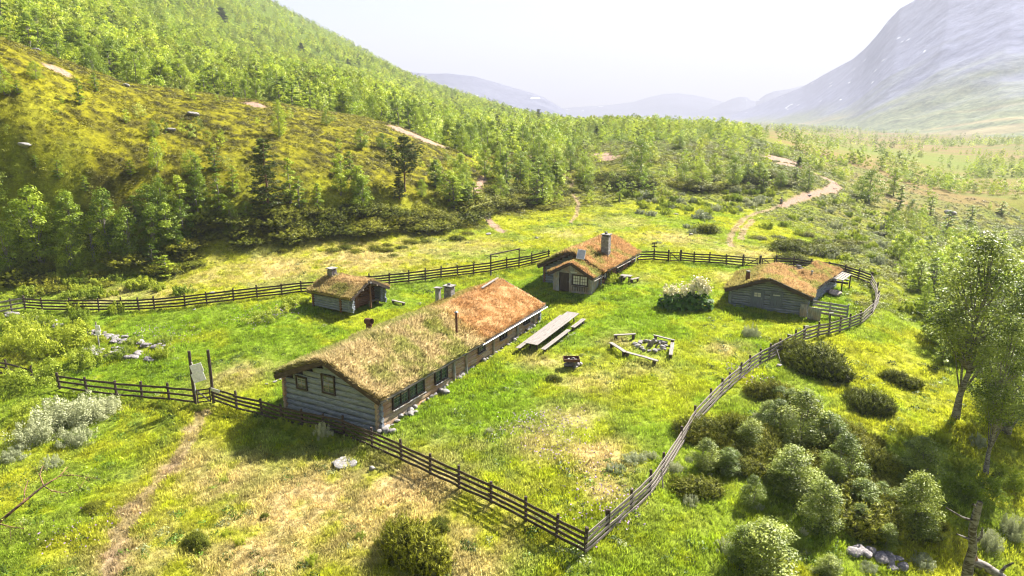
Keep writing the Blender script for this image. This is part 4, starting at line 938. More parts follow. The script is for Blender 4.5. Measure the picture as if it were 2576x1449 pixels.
# --- the right hand outhouse with its angled rear wing
H3 = House('log_outhouse', 23.33, 60.11, .462, -.1, 'low log outhouse with two blue doors and a notched orange sod roof', 'house')
W3, L3 = 6.5, 6.5
rf3, top3 = sod_roof(H3, W3, .5, -.5, L3+.5, 2.85, 2.85, 1.43, 1.43, .26, 'right', 17, n_blade=20000, bh=.3)
und3 = lambda l, a: float(top3(l, a))-.26
G, S = log_walls(W3, L3, -.35, und3, row=.22, prot=.2); each(G, 'gable_wall', 'wood_grey', H3); each(S, 'side_wall', 'wood_grey', H3); barge(H3, rf3, top3, W3, .5, -.56, .26, cap=True)
def door_at(H, px_, py_, wd, ht, mat, pane=None, zb=None):
    d = ray(px_, py_); ox, oy = H.w(0, -.1); n = (math.sin(H.az), math.cos(H.az)); t = (ox*n[0]+oy*n[1])/(d[0]*n[0]+d[1]*n[1]); q = H.loc((d[0]*t, d[1]*t, CAM_H+d[2]*t)); x, z = q[0], q[2]
    e = link(D.objects.new('door', None)); e.parent = H.e; e.location = (x, -.14, z); b = MB()
    for k in range(5): b.bar((-wd/2+wd*(k+.5)/5, 0, -ht/2), (-wd/2+wd*(k+.5)/5, 0, ht/2), .05, wd/5*.98, up=(1, 0, 0))
    b.build('leaf', M[mat], e); b = MB(); b.bar((-wd/2-.1, -.01, ht/2+.06), (wd/2+.1, -.01, ht/2+.06), .12, .12)
    for s_ in (-1, 1): b.bar((s_*(wd/2+.06), -.01, -ht/2), (s_*(wd/2+.06), -.01, ht/2), .12, .11, up=(1, 0, 0))
    b.build('frame', M[mat], e); b = MB(); b.bar((wd/2-.1, -.05, 0), (wd/2-.1, -.05, .15), .03, .03, up=(1, 0, 0)); b.build('handle', M['metal'], e)
    return e
e = door_at(H3, 1905, 752, .92, 1.55, 'door_blue'); b = MB(); b.bar((-.28, -.04, .42), (.28, -.04, .42), .02, .36, up=(0, 0, 1), bev=.01); b.build('pane', M['curtain'], e); b = MB(); b.bar((-.28, -.055, .42), (.28, -.055, .42), .02, .03); b.bar((0, -.055, .24), (0, -.055, .6), .02, .03, up=(1, 0, 0)); b.build('glazing_bar', M['door_blue'], e)
e = door_at(H3, 1953, 754, .85, 1.3, 'door_blue'); b = MB(); b.bar((-.3, -.04, .42), (.3, -.04, .42), .02, .1, up=(0, 0, 1)); b.build('name_plate', M['sign'], e)
b = MB()
for k in range(3): b.bar((W3/2-.35+k*.2, -.25, -.5), (W3/2-.35+k*.2, -.25, .85), .05, .19, up=(1, 0, 0))
for k in range(6): b.bar((W3/2+.32+k*.18, -.75, -.75), (W3/2+.32+k*.18, -.72, .75-k*.01), .05, .175, up=(1, 0, 0))
b.build('plank_screen', M['wood_board'], H3.e)
b = MB(); b.bar((-2.9, -.55, -.02), (-1.9, -.55, -.0), .25, .06); b.bar((-2.8, -.55, -.3), (-2.8, -.55, -.04), .1, .2, up=(1, 0, 0)); b.bar((-2.0, -.55, -.3), (-2.0, -.55, -.04), .1, .2, up=(1, 0, 0)); b.build('wall_bench', M['wood_grey'], H3.e)
# wing, set at a slight angle behind the right slope
def wing():
    z0 = H3.d; P = {}
    A = H3.w(2.19, L3-.1); Bx = (31.0, 67.9); 
    q = hitz(2056, 657, 2.55); r0 = (A[0], A[1], 2.3); r1 = (q[0], q[1], 2.55); e1 = hitz(2118, 681, 1.42); e0 = H3.w(W3/2+.5, L3*.55); e0 = (e0[0], e0[1], 1.40)
    d = np.array(r1)-np.array(r0); m = np.array(r1)-np.array(e1); l1 = np.array(r1)+m*np.array([.8, .8, 0])+np.array([0, 0, -1.1]); l0 = np.array(r0)+m*np.array([.8, .8, 0])+np.array([0, 0, -1.1])
    s0 = H3.w(-.1, L3*.55); s0 = (s0[0], s0[1], 2.55)
    n = 26; V = []; U = np.linspace(0, 1, n)
    def patch(a, b, c_, d_, sd):
        g = []
        for u in U:
            for v in U:
                p = np.array(a)*(1-u)*(1-v)+np.array(b)*u*(1-v)+np.array(c_)*u*v+np.array(d_)*(1-u)*v; g.append(p)
        g = np.array(g); g[:, 2] += (fbm(g[:, 0]/.8, g[:, 1]/.8, sd, 4)-.5)*.2; return g
    g1 = patch(r0, r1, e1, e0, 3); g2 = patch(r1, r0, l0, l1, 4); m_ = n*n
    i, j = np.meshgrid(np.arange(n-1), np.arange(n-1), indexing='ij'); F1 = np.stack([i*n+j, i*n+j+1, (i+1)*n+j+1, (i+1)*n+j], -1).reshape(-1, 4)
    Vw = np.concatenate([g1, g2]); Vb = Vw-np.array([0, 0, .26]); F = np.concatenate([F1, F1+m_]); 
    rimA = [k for k in range(n)]+[k*n+n-1 for k in range(1, n)]+[(n-1)*n+k for k in range(n-2, -1, -1)]+[k*n for k in range(n-2, 0, -1)]
    SF = []
    for off in (0, m_):
        for a_, b_ in zip(rimA, rimA[1:]+rimA[:1]): SF.append((a_+off, b_+off, b_+off+2*m_, a_+off+2*m_))
    V = np.concatenate([Vw, Vb]); F = np.concatenate([F, F[:, ::-1]+2*m_, np.array(SF)])
    inv = lambda p: np.array([H3.loc(q) for q in p]); V = inv(V); cf = roof_colour('right'); c = cf(np.abs(V[:, 0]), V[:, 1], 17); c[2*m_:] = (.055, .04, .028)
    rw = obj('wing_roof', mesh_np('wing_roof', V, F, [M['sod']], col=c*.8), H3.e)
    rng = np.random.default_rng(4); k = 15000; u = rng.random(k); v = rng.random(k); v[:1500] = 1-rng.random(1500)*.03; u[1500:2600] = 1-rng.random(1100)*.03
    p = (np.array(r0)*((1-u)*(1-v))[:, None]+np.array(r1)*(u*(1-v))[:, None]+np.array(e1)*(u*v)[:, None]+np.array(e0)*((1-u)*v)[:, None]); p[:, 2] += (fbm(p[:, 0]/.8, p[:, 1]/.8, 3, 4)-.5)*.2-.04; p = inv(p)
    col = cf(np.abs(p[:, 0]), p[:, 1], 17)*rng.uniform(.65, 1.35, k)[:, None]; Vv, Ff, C = blades(p, np.array([.25, -.2, 1.]), .3*(.5+fbm(p[:, 0], p[:, 1], 7, 3)), .035, np.clip(col, 0, 1), rng); obj('turf', mesh_np('turf', Vv, Ff, [M['blade']], col=C), rw)
    b = MB(); R0, R1, E1, E0, L1_ = [Vector(H3.loc(q)) for q in (r0, r1, e1, e0, l1)]
    b.bar(R1+Vector((0, .03, -.12)), E1+Vector((0, .03, -.12)), .06, .3, up=(0, 0, 1)); b.build('bargeboard', M['wood_dark'], rw)
    b = MB(); b.bar(E0+Vector((.05, 0, -.12)), E1+Vector((.05, 0, -.12)), .05, .26, up=(0, 0, 1)); b.build('eave_board', M['wood_dark'], rw)
    # log walls of the wing under the roof
    b = MB(); k = 0
    for z in np.arange(-.4, 1.0, .24):
        a_ = E0.lerp(E1, .05)+(R0-E0)*.18; c_ = E1+(R1-E1)*.18; b.log((a_.x, a_.y, z), (c_.x, c_.y, z), .2, .25, 8, 5, .01)
        f_ = L1_+(R1-L1_)*.15; b.log((c_.x, c_.y, z+.12), (f_.x, f_.y, z+.12), .2, .25, 8, 4, .01)
    b.build('wing_wall', M['wood_grey'], H3.e)
    return E0, E1, R1
def hitz(px, py, z):
    d = ray(px, py); t = (z-CAM_H)/d[2]; return (d[0]*t, d[1]*t, z)
E0, E1, R1_ = wing()
# plank shelf roof beside the wing
b = MB(); dv = (E0-E1).normalized(); sv = Vector((0, 0, 1)).cross(dv).normalized(); sv = sv if sv.x > 0 else -sv
for k in range(4): p = E1+sv*(.12+k*.24)+Vector((0, 0, -.12-k*.05)); b.bar(p, p+dv*(3.6-.1*k), .22, .05, up=(0, 0, 1))
b.build('lean_to_roof', M['bench'], H3.e)
for s_ in (.1, 3.3):
    p = E1+sv*.9+dv*s_+Vector((0, 0, -.4)); x, y = H3.w(p.x, p.y); b = MB(); b.log((p.x, p.y, gz(x, y)-H3.d-.2), (p.x, p.y, p.z+.1), .14, .14, 7, 1, up=(1, 0, 0)); b.build('lean_to_post', M['wood_dark'], H3.e)
b = MB(); p = E1+sv*1.0+dv*3.6+Vector((0, 0, -.42)); b.log(p-sv*1.2, p+sv*.5, .2, .22); b.build('lean_to_frame', M['wood_dark'], H3.e)
l, a = at_roof(H3, top3, 1871, 703); pipe(H3.e, (-2.0, .9, float(top3(-2.0, .9))-.2), .2, .95, 'wood_dark' if False else 'rust', None, 'stove_pipe')
o = obj('weight_stone', ROCKS[3], H3.e, (-2.0, .9, float(top3(-2.0, .9))+.86)); o.scale = (.2, .18, .16)
l, a = at_roof(H3, top3, 2040, 702); pipe(H3.e, (l, a, float(top3(l, a))-.1), .07, .85, 'metal')
o = obj('chimney', stones_joined([(0, 0, .1, .28), (.3, .1, .1, .25), (-.25, .1, .1, .22), (.05, .1, .4, .22), (.2, 0, .36, .18)]), H3.e, (1.75, L3+1.7, 2.1))
H3.foot(-W3/2, W3/2, -.1, L3+3)

# --- the small sauna hut, open porch gable towards the yard
H4 = House('sauna_hut', -13.45, 61.86, -1.02, -.35, 'small low log hut with mossy sod roof and open porch gable', 'hut')
W4, L4 = 4.4, 4.9
rf4, top4 = sod_roof(H4, W4, .4, -.25, L4+.5, 2.25, 2.25, .95, .95, .22, 'sauna', 21, n_blade=15000, bh=.3)
und4 = lambda l, a: float(top4(l, a))-.22
G, S = log_walls(W4, L4-1.3, -.3, und4, a0=1.3, row=.23, prot=.2); each(G, 'gable_wall', 'wood_brown', H4); each(S, 'side_wall', 'wood_grey', H4); barge(H4, rf4, top4, W4, .4, -.3, .22)
for sd in (-1, 1):
    b = MB(); z = -.2
    while z < und4(sd*W4/2, .5)-.1: b.log((sd*W4/2, -.15+random.uniform(-.1, .1), z+.12), (sd*W4/2, 1.3, z+.12), .22, .24, 8, 3); z += .235
    z = -.1
    while z < und4(sd*W4/2, .3)-.2: b.log((sd*(W4/2+.25), .15, z+.12), (sd*(W4/2-.45), .15, z+.12), .2, .22, 8, 2); z += .235
    b.build('corner_logs', M['wood_grey'], H4.e)
b = MB(); b.log((.9, -.35, und4(.9, 0)-.12), (.9, 1.5, und4(.9, 0)-.12), .16, .16); b.log((0, -.4, und4(0, 0)-.12), (0, 1.5, und4(0, 0)-.12), .18, .18); b.log((-1.0, -.35, und4(1, 0)-.12), (-1.0, 1.5, und4(1, 0)-.12), .16, .16); b.build('purlin', M['wood_board'], rf4)
b = MB(); b.bar((.35, .1, -.3), (.35, .1, und4(.35, 0)), .16, .16, up=(1, 0, 0)); b.build('porch_post', M['wood_brown'], H4.e)
b = MB()
for k in range(4): b.bar((-.95+k*.22, 1.12, -.3), (-.95+k*.22, 1.12, 1.25), .05, .21, up=(1, 0, 0))
d_ = b.build('door', M['wood_brown'], H4.e); b = MB(); b.bar((-.3, 1.06, .4), (-.3, 1.06, .55), .03, .03, up=(1, 0, 0)); b.build('handle', M['metal'], d_)
b = MB(); b.bar((.6, .55, .15), (1.9, .55, .15), .35, .05); b.bar((.7, .55, -.3), (.7, .55, .12), .1, .25, up=(1, 0, 0)); b.bar((1.8, .55, -.3), (1.8, .55, .12), .1, .25, up=(1, 0, 0)); b.build('porch_bench', M['bench'], H4.e)
stone_stack(H4.e, 'chimney', (-.3, 4.3, 2.15+.3-.3), (.62, .62, .85), 4, 'stone_dark', topstone=False, capw=1.35)
o = obj('flat_stone', ROCKS[1], H4.e, (.15, 4.2, 2.45)); o.scale = (.35, .3, .06)
H4.foot(-W4/2, W4/2, -.1, L4)
# ------------------------------------------------------------------ fences: posts and rails are parts of each run
def fence(pl, name, label, mat, rails=4, h=1.15, rail_mat=None, off=.09, lean=.07, post_r=.075, group='board fences around the farmyard'):
    P = [hit(*p) for p in pl]; e = thing(name, tuple(P[0]), label, 'fence', group); o0 = P[0]
    P = [p-o0 for p in P]; tops = []
    for i, p in enumerate(P):
        hh = h*random.uniform(.97, 1.12)+.12; d = (P[min(i+1, len(P)-1)]-P[max(i-1, 0)]); d.z = 0; d.normalize(); b = MB()
        t = p+Vector((random.uniform(-lean, lean), random.uniform(-lean, lean), hh)); b.log(p-Vector((0, 0, .25)), t, post_r*2, post_r*2, 7, 2, .008, up=(1, 0, 0)); b.build('post', M[mat], e)
    for r in range(rails):
        for i in range(len(P)-1):
            a, c = P[i], P[i+1]; d = (c-a).normalized(); s = Vector((0, 0, 1)).cross(d).normalized()
            if (a+o0).dot(s) > 0: s = -s
            z = .22+r*(h-.30)/(rails-1); j = random.uniform(-.045, .045); b = MB()
            b.bar(a+s*off+Vector((0, 0, z+j))-d*.12, c+s*off+Vector((0, 0, z+random.uniform(-.025, .025)))+d*.12, .04, .15, up=(0, 0, 1), seg=3, jit=.02); b.build('rail', M[rail_mat or mat], e)
    return e
fence(FRONT[2:], 'board_fence', 'dark four rail fence crossing the front of the long farmhouse to the near corner', 'fence_backlit')
fence(FRONT[1:3], 'board_fence', 'short dark fence bay from the gate post with the grey plate', 'fence_backlit')
fence(RIGHT[1:15], 'board_fence', 'sunlit grey board fence rising from the near corner along the right meadow edge', 'fence_backlit', rail_mat='fence_sunlit')
fence(RIGHT[:2], 'board_fence', 'first bay of the grey fence beside the near corner post', 'fence_backlit', rail_mat='fence_sunlit')
fence(RIGHT[14:], 'board_fence', 'bowed grey board fence curving round behind the outhouse', 'fence_backlit', rail_mat='fence_sunlit')
fence(BACKR, 'board_fence', 'dark board fence behind the outhouse, right of the double gate', 'fence_backlit')
fence(BACKM, 'board_fence', 'dark back fence between the small gate and the double gate', 'fence_backlit')
fence(BACKC, 'board_fence', 'short back fence between the middle cabin and the small gate', 'fence_backlit')
fence(BACKL, 'board_fence', 'long dark back fence from the middle cabin past the sauna hut', 'fence_backlit', rails=4)
fence([(350, 782)]+LEFTB, 'board_fence', 'dark back fence corner among the bushes at the left edge', 'fence_backlit')
fence([(64, 778), (30, 783), (-5, 790)], 'board_fence', 'pale slanting fence boards at the far left edge', 'fence_backlit', rail_mat='bench', rails=3)
fence(LEFTF[:6], 'board_fence', 'dark three rail front fence left of the notice board gate', 'fence_backlit', rails=3, post_r=.09)
fence(LEFTF[6:], 'board_fence', 'dark fence rails half hidden in bushes at the left edge', 'fence_backlit', rails=3)
def gate(p0, p1, label, brace=1, posts=True, h=1.15, tall=(0, 0), rails=4, light=False):
    A = hit(*p0); B = hit(*p1); e = thing('field_gate', tuple(A), label, 'gate'); d = B-A; L = math.hypot(d.x, d.y); u = d/L
    for k, (q, t) in enumerate(((Vector((0, 0, 0)), tall[0]), (B-A, tall[1]))):
        b = MB(); b.log(q-Vector((0, 0, .3)), q+Vector((0, 0, h+.25+t)), .2, .2, 8, 3, .01, up=(1, 0, 0)); b.build('gate_post', M['fence_backlit'], e)
    b = MB(); s = Vector((0, 0, 1)).cross(u); q0 = u*.2; q1 = (B-A)-u*.2
    for r in range(rails): z = .18+r*(h-.26)/(rails-1); b.bar(q0+Vector((0, 0, z)), q1+Vector((0, 0, z)), .03, .1, up=(0, 0, 1))
    b.bar(q0+Vector((0, 0, .1)), q0+Vector((0, 0, h)), .06, .12, up=s); b.bar(q1+Vector((0, 0, .1)), q1+Vector((0, 0, h)), .06, .12, up=s); b.build('gate_leaf', M['fence_backlit'], e)
    b = MB(); a, c = (q0, q1) if brace > 0 else (q1, q0); b.bar(a+Vector((0, 0, .15))+s*-.04, c+Vector((0, 0, h-.1))+s*-.04, .03, .1, up=(0, 0, 1)); b.build('brace', M['bench' if light else 'fence_backlit'], e)
    return e, A, B
gate((1681, 659), (1712, 659), 'small braced gate in the back fence behind the middle cabin', -1)
gate((1868, 671), (1910, 674), 'left leaf of the double field gate at the farm track', 1)
gate((1912, 674), (1951, 673), 'right leaf of the double field gate at the farm track', -1)
g, A, B = gate((492, 1019), (538, 1013), 'small dark gate standing between two tall posts at the front path', -1, light=True, tall=(2.6, 2.5))
d = B-A
b = MB(); bd = Vector((.62, .0, 0)); b.bar((.25, -.15, 2.05), (.95, .1, 2.05), .04, 1.25, up=(0, 0, 1), bev=.01)
e = thing('notice_board', tuple(A), 'white blank notice board on the left tall gate post', 'sign'); b = MB(); b.bar((.06, -.17, 2.68), (.78, .02, 2.86), .03, .62, up=(0, 0, 1), bev=.01); b.bar((.10, -.18, 2.02), (.86, .02, 2.22), .03, .66, up=(0, 0, 1), bev=.01); b.build('board', M['white'], e)
b = MB(); b.bar((.12, -.06, .9), (.12, -.06, 3.2), .1, .07, up=(1, 0, 0)); b.build('backing_post', M['wood_board'], e)
e = thing('name_plate', tuple(B+Vector((0, 0, 0))), 'grey wooden plate nailed to the top rail by the right gate post', 'sign'); b = MB(); dd = (hit(596, 1031)-B).normalized(); b.bar(Vector((0, -.18, 1.08)), Vector((0, -.18, 1.08))+dd*.9, .03, .24, up=(0, 0, 1)); b.build('board', M['sign'], e)
# drying frame, posts with signs
def frame_rack():
    A = hit(1235, 694); B = hit(1306, 676); e = thing('hanging_frame', tuple(A), 'tall dark timber goal shaped frame standing at the back fence', 'frame'); q = B-A
    hA = 2.15; b = MB(); b.log((0, 0, -.2), (0, 0, hA+.1), .16, .16, up=(1, 0, 0)); b.build('post', M['fence_backlit'], e); b = MB(); b.log(q-Vector((0, 0, .2)), q+Vector((0, 0, hA)), .12, .12, up=(1, 0, 0)); b.build('post', M['fence_backlit'], e)
    b = MB(); u = q.normalized(); b.log(Vector((0, 0, hA+.18))-u*.1, q+Vector((0, 0, hA+.1))+u*.1, .14, .14); b.build('crossbar', M['fence_backlit'], e)
    b = MB(); b.log((-.7, .1, hA+.05), (.75, -.15, hA), .1, .1); b.log(q+Vector((-.6, .1, hA)), q+Vector((.7, -.1, hA-.05)), .09, .09); b.build('end_bar', M['fence_backlit'], e)
    b = MB(); b.log((0, 0, -.1), (0, 0, .5), .2, .2, up=(1, 0, 0)); b.build('post_foot', M['stone_dark'], e)
frame_rack()
def sign_post(px_, py_, h, label, arms, mat='fence_backlit'):
    A = hit(px_, py_); e = thing('sign_post', tuple(A), label, 'signpost'); b = MB(); b.log((0, 0, -.2), (0, 0, h), .1, .1, up=(1, 0, 0)); b.build('post', M[mat], e)
    for (x0, x1, z, w_, hh, m) in arms: b = MB(); b.bar((x0, -.07, z), (x1, -.09, z+.02), .03, hh, up=(0, 0, 1)); b.build('arm_board', M[m], e)
sign_post(1644, 656, 2.1, 'slim signpost with two small arms at the back fence beside the middle cabin', [(-.3, .3, 2.05, 0, .14, 'fence_backlit'), (-.3, .25, 1.65, 0, .14, 'fence_backlit')])
sign_post(252, 885, 2.6, 'thin signpost with two pale arms standing in the left stone heap', [(-.05, .35, 2.1, 0, .45, 'white'), (-.1, .3, 1.65, 0, .35, 'white')], 'wood_board')
sign_post(2083, 843, 1.9, 'thin post with a white cap board leaning at the right fence', [(-.15, .2, 1.9, 0, .12, 'white')])
sign_post(2024, 853, 1.1, 'short post with a white plate on the right fence', [(-.22, .2, 1.1, 0, .12, 'white')])
A = hit(1946, 893); e = thing('fence_prop', tuple(A), 'pale pole propping the right fence from outside', 'pole'); b = MB(); b.log((0, 0, .95), (hit(1966, 917)-A), .06, .06); b.build('pole', M['bench'], e)
A = hit(1662, 1208); e = thing('fence_prop', tuple(A), 'short prop leaning against the lower right fence by the pale willow', 'pole'); b = MB(); b.log((0, 0, .9), (hit(1668, 1228)-A), .07, .07); b.build('pole', M['fence_sunlit'], e)
# side rails by the outhouse
def pen():
    A = hit(2062, 800); B = hit(2132, 800); A.z = gz(A.x, A.y); q0 = Vector(H3.w(W3/2+.5, .3)+(0,)); q1 = Vector(hit(2131, 802)); q0.z = gz(q0.x, q0.y); e = thing('pole_pen', tuple(q0), 'heavy slanting pen of wide boards leaning off the outhouse side', 'fence'); v = q1-q0
    for r in range(4): z = .3+r*.32; b = MB(); b.bar((0, 0, z+.15), v+Vector((0, 0, z-.15)), .05, .2, up=(0, 0, 1), seg=2, jit=.02); b.build('rail', M['wood_board'], e)
    for t in (0.5, .99): b = MB(); p = v*t; b.bar(p-Vector((0, 0, .3)), p+Vector((0, 0, 1.35)), .12, .1, up=(1, 0, 0)); b.build('post', M['wood_board'], e)
pen()
# ------------------------------------------------------------------ tables and benches
def plank_bench(p0, p1, label, w_=.28, h=.42, thick=.07, name='log_bench', group='rough log benches around the fire ring', legs=2, cat='bench', zf=None):
    A = hit(*p0, zo=h); B = hit(*p1, zo=h); A.z = gz(A.x, A.y); B.z = gz(B.x, B.y); e = thing(name, tuple(A), label, cat, group); v = B-A; u = v.normalized()
    b = MB(); b.bar((0, 0, h), v+Vector((0, 0, h)), w_, thick, seg=5, jit=.015); b.build('seat', M['bench'], e)
    for k in range(legs):
        t = .1+.8*k/(legs-1); p = v*t; b = MB(); b.bar(p+Vector((0, 0, -.1)), p+Vector((0, 0, h-.04)), w_*.8, .22, up=(u.x, u.y, 0)); b.build('leg', M['wood_dark'], e)
    return e
plank_bench((1544, 843), (1599, 840), 'short straight log bench at the back left of the fire ring'); plank_bench((1644, 843), (1697, 856), 'narrow log bench at the back right of the fire ring', w_=.2)
plank_bench((1692, 862), (1687, 893), 'log bench standing end on at the right of the fire ring'); plank_bench((1536, 862), (1574, 886), 'left half of the long bent plank bench before the fire ring', w_=.32); plank_bench((1571, 884), (1655, 908), 'right half of the long bent plank bench before the fire ring', w_=.3)
plank_bench((986, 755), (1018, 762), 'low grey plank bench on the grass right of the sauna hut', group=None, h=.25)
def long_table():
    C0 = [hit(1304, 869, .75), hit(1380, 870, .75), hit(1464, 787, .75), hit(1416, 783, .75)]; A = (C0[0]+C0[1])/2; B = (C0[2]+C0[3])/2; wd = 1.15; A = hit(1335, 865, .76); B = hit(1442, 786, .76); A.z = gz(A.x, A.y); B.z = gz(B.x, B.y)
    zc = max(A.z, B.z); e = thing('long_table', tuple(A), 'very long weathered plank table in front of the long farmhouse', 'table'); v = B-A; u = Vector((v.x, v.y, 0)).normalized(); s = Vector((u.y, -u.x, 0)); b = MB()
    for k in range(5): o_ = s*((k-2)*.235); b.bar(o_+Vector((0, 0, .75)), o_+v+Vector((0, 0, .75)), .228, .055, seg=6, jit=.006)
    b.build('table_top', M['bench'], e)
    for t in (.06, .36, .66, .94):
        p = v*t; b = MB()
        for q in (-.35, .35): b.bar(p+s*q+Vector((0, 0, -.1)), p+s*q*.7+Vector((0, 0, .72)), .1, .1, up=(u.x, u.y, 0))
        b.bar(p-s*.5+Vector((0, 0, .66)), p+s*.5+Vector((0, 0, .66)), .08, .1); b.build('leg', M['wood_dark'], e)
    return A, v, u, s
TA, tv, tu, ts_ = long_table()
def side_bench(t0, t1, off, label):
    p0 = TA+tv*t0+ts_*off; p1 = TA+tv*t1+ts_*off; p0.z = gz(p0.x, p0.y); p1.z = gz(p1.x, p1.y); e = thing('plank_bench', tuple(p0), label, 'bench', 'benches along the long plank table'); v = p1-p0
    b = MB()
    for k in (-1, 1): b.bar(ts_*k*.1+Vector((0, 0, .43)), ts_*k*.1+v+Vector((0, 0, .43)), .19, .05, seg=4, jit=.006)
    b.build('seat', M['bench'], e)
    for t in (.08, .5, .92): p = v*t; b = MB(); b.bar(p+Vector((0, 0, -.1)), p+Vector((0, 0, .4)), .12, .3, up=(tu.x, tu.y, 0)); b.build('leg', M['wood_dark'], e)
side_bench(.0, .60, 1.08, 'long plank bench on the right side of the long table'); side_bench(.68, .98, 1.12, 'short plank bench at the far right end of the long table'); side_bench(-.04, .98, -1.0, 'plank bench hidden behind the long table on the farmhouse side')
def picnic():
    A = hit(1574, 693, .72); A.z = gz(A.x, A.y); e = thing('picnic_table', tuple(A), 'small plank picnic table beside the middle cabin', 'table', None, -.50)
    b = MB()
    for k in range(4): b.bar((-.52+.0, (k-1.5)*.19, .73), (.62, (k-1.5)*.19, .73), .18, .05)
    b.build('table_top', M['bench'], e)
    for q in (-.35, .42): b = MB(); b.bar((q, -.2, -.1), (q, -.2, .7), .1, .1, up=(1, 0, 0)); b.bar((q, .22, -.1), (q, .22, .7), .1, .1, up=(1, 0, 0)); b.bar((q, -.35, .66), (q, .35, .66), .07, .08); b.build('leg', M['wood_dark'], e)
    for px_, py_, l in ((1564, 698, 'small bench left of the picnic table by the cabin'), (1597, 701, 'small bench right of the picnic table by the cabin')):
        B = hit(px_, py_, .42); B.z = gz(B.x, B.y); t = thing('plank_bench', tuple(B), l, 'bench', None, -.5+1.2); b = MB(); b.bar((-.6, -.1, .43), (.6, -.1, .43), .17, .045); b.bar((-.6, .09, .43), (.6, .09, .43), .17, .045); b.build('seat', M['bench'], t)
        for q in (-.45, .45): b = MB(); b.bar((q, 0, -.1), (q, 0, .4), .08, .26, up=(1, 0, 0)); b.build('leg', M['wood_dark'], t)
picnic()
# fire ring: each stone counts
def rock(px_, py_, s_, label, group=None, name='stone', dark=False, flat=1.0, sink=.3, cat='stone', k=0, mesh=None):
    p = hit(px_, py_); o = obj(name, mesh or (ROCKSD if dark else ROCKS)[k % (4 if dark else 6)]); sx = s_*random.uniform(.85, 1.2); o.scale = (sx, s_*random.uniform(.8, 1.1), s_*flat); o.location = (p.x, p.y, p.z+s_*flat*(.7-sink)); o.rotation_euler = (random.uniform(-.2, .2), random.uniform(-.2, .2), random.uniform(0, 6.28)); return tag(o, label, cat, group)
fc = hit(1637, 871)
for k in range(17):
    a = k/17*6.28; r = .95+random.uniform(-.18, .18); x, y = fc.x+math.cos(a)*r*1.15, fc.y+math.sin(a)*r; o = obj('fire_stone', ROCKS[k % 6]); s_ = random.uniform(.16, .28); o.scale = (s_*1.2, s_, s_); o.rotation_euler = (0, 0, random.uniform(0, 6)); o.location = (x, y, gz(x, y)+s_*.45); tag(o, 'pale rounded stone of the fire ring between the log benches', 'stone', 'stones of the fire ring')
for k, (dx, dy, tz) in enumerate(((-.25, 0, .8), (.05, -.1, 1.1), (.15, .2, .9), (-.05, .15, .7), (.4, 0, .6))):
    o = thing('firewood_log', (fc.x+dx, fc.y+dy, fc.z), ['upright pale split log leaning in the fire ring', 'tallest pale log propped in the fire ring', 'pale log at the back of the fire ring', 'short pale log in the fire ring middle', 'pale log slumped to the right in the fire ring'][k], 'firewood', 'logs in the fire ring'); b = MB(); b.log((0, 0, 0), (random.uniform(-.3, .3), random.uniform(-.3, .3), tz*.62), .16, .15); b.build('log', M['bench'], o)
def fire_pan():
    p = hit(1437, 924); e = thing('fire_pan', tuple(p), 'rusty iron fire pan on stones in the meadow left of the fire ring', 'fire pan'); b = MB()
    hx, hy, z = .55, .38, .55
    b.bar((-hx, 0, z), (hx, 0, z), hy*2, .03); b.bar((-hx-.05, -hy, z+.1), (hx+.05, -hy, z+.1), .03, .22, up=(0, 0, 1)); b.bar((-hx-.05, hy, z+.1), (hx+.05, hy, z+.1), .03, .22, up=(0, 0, 1)); b.bar((-hx-.03, -hy, z+.1), (-hx-.03, hy, z+.1), .03, .22, up=(0, 0, 1)); b.bar((hx+.03, -hy, z+.1), (hx+.03, hy, z+.1), .03, .22, up=(0, 0, 1)); b.build('pan', M['rust'], e)
    o = obj('ember_stones', stones_joined([(-.2, 0, z+.1, .12), (.1, .1, z+.1, .13), (.3, -.1, z+.1, .1), (0, -.15, z+.1, .1), (.15, -.05, z+.18, .09)]), e)
    o = obj('stand', stones_joined([(-.3, 0, .2, .3), (.3, .05, .2, .28), (0, .1, .2, .28)], 'stone_dark'), e)
fire_pan(); rock(1458, 918, .26, 'pale stone leaning against the fire pan', k=2); rock(1447, 926, .2, 'blue grey stone under the fire pan edge', k=3)
# stepping stones beside the long table
for k, (a, b_) in enumerate(((1410, 858), (1418, 853), (1427, 848), (1436, 843), (1445, 839))): rock(a, b_, .24, ['nearest', 'second', 'middle', 'fourth', 'farthest'][k]+' flat stepping stone in the row right of the long table', 'stepping stones by the long table', 'stepping_stone', flat=.22, sink=.2, k=k)
rock(1350, 812, .4, 'flat stone at the far corner of the long farmhouse', flat=.3, k=4); rock(1453, 817, .35, 'flat stone past the end of the short table bench', flat=.2, k=1)
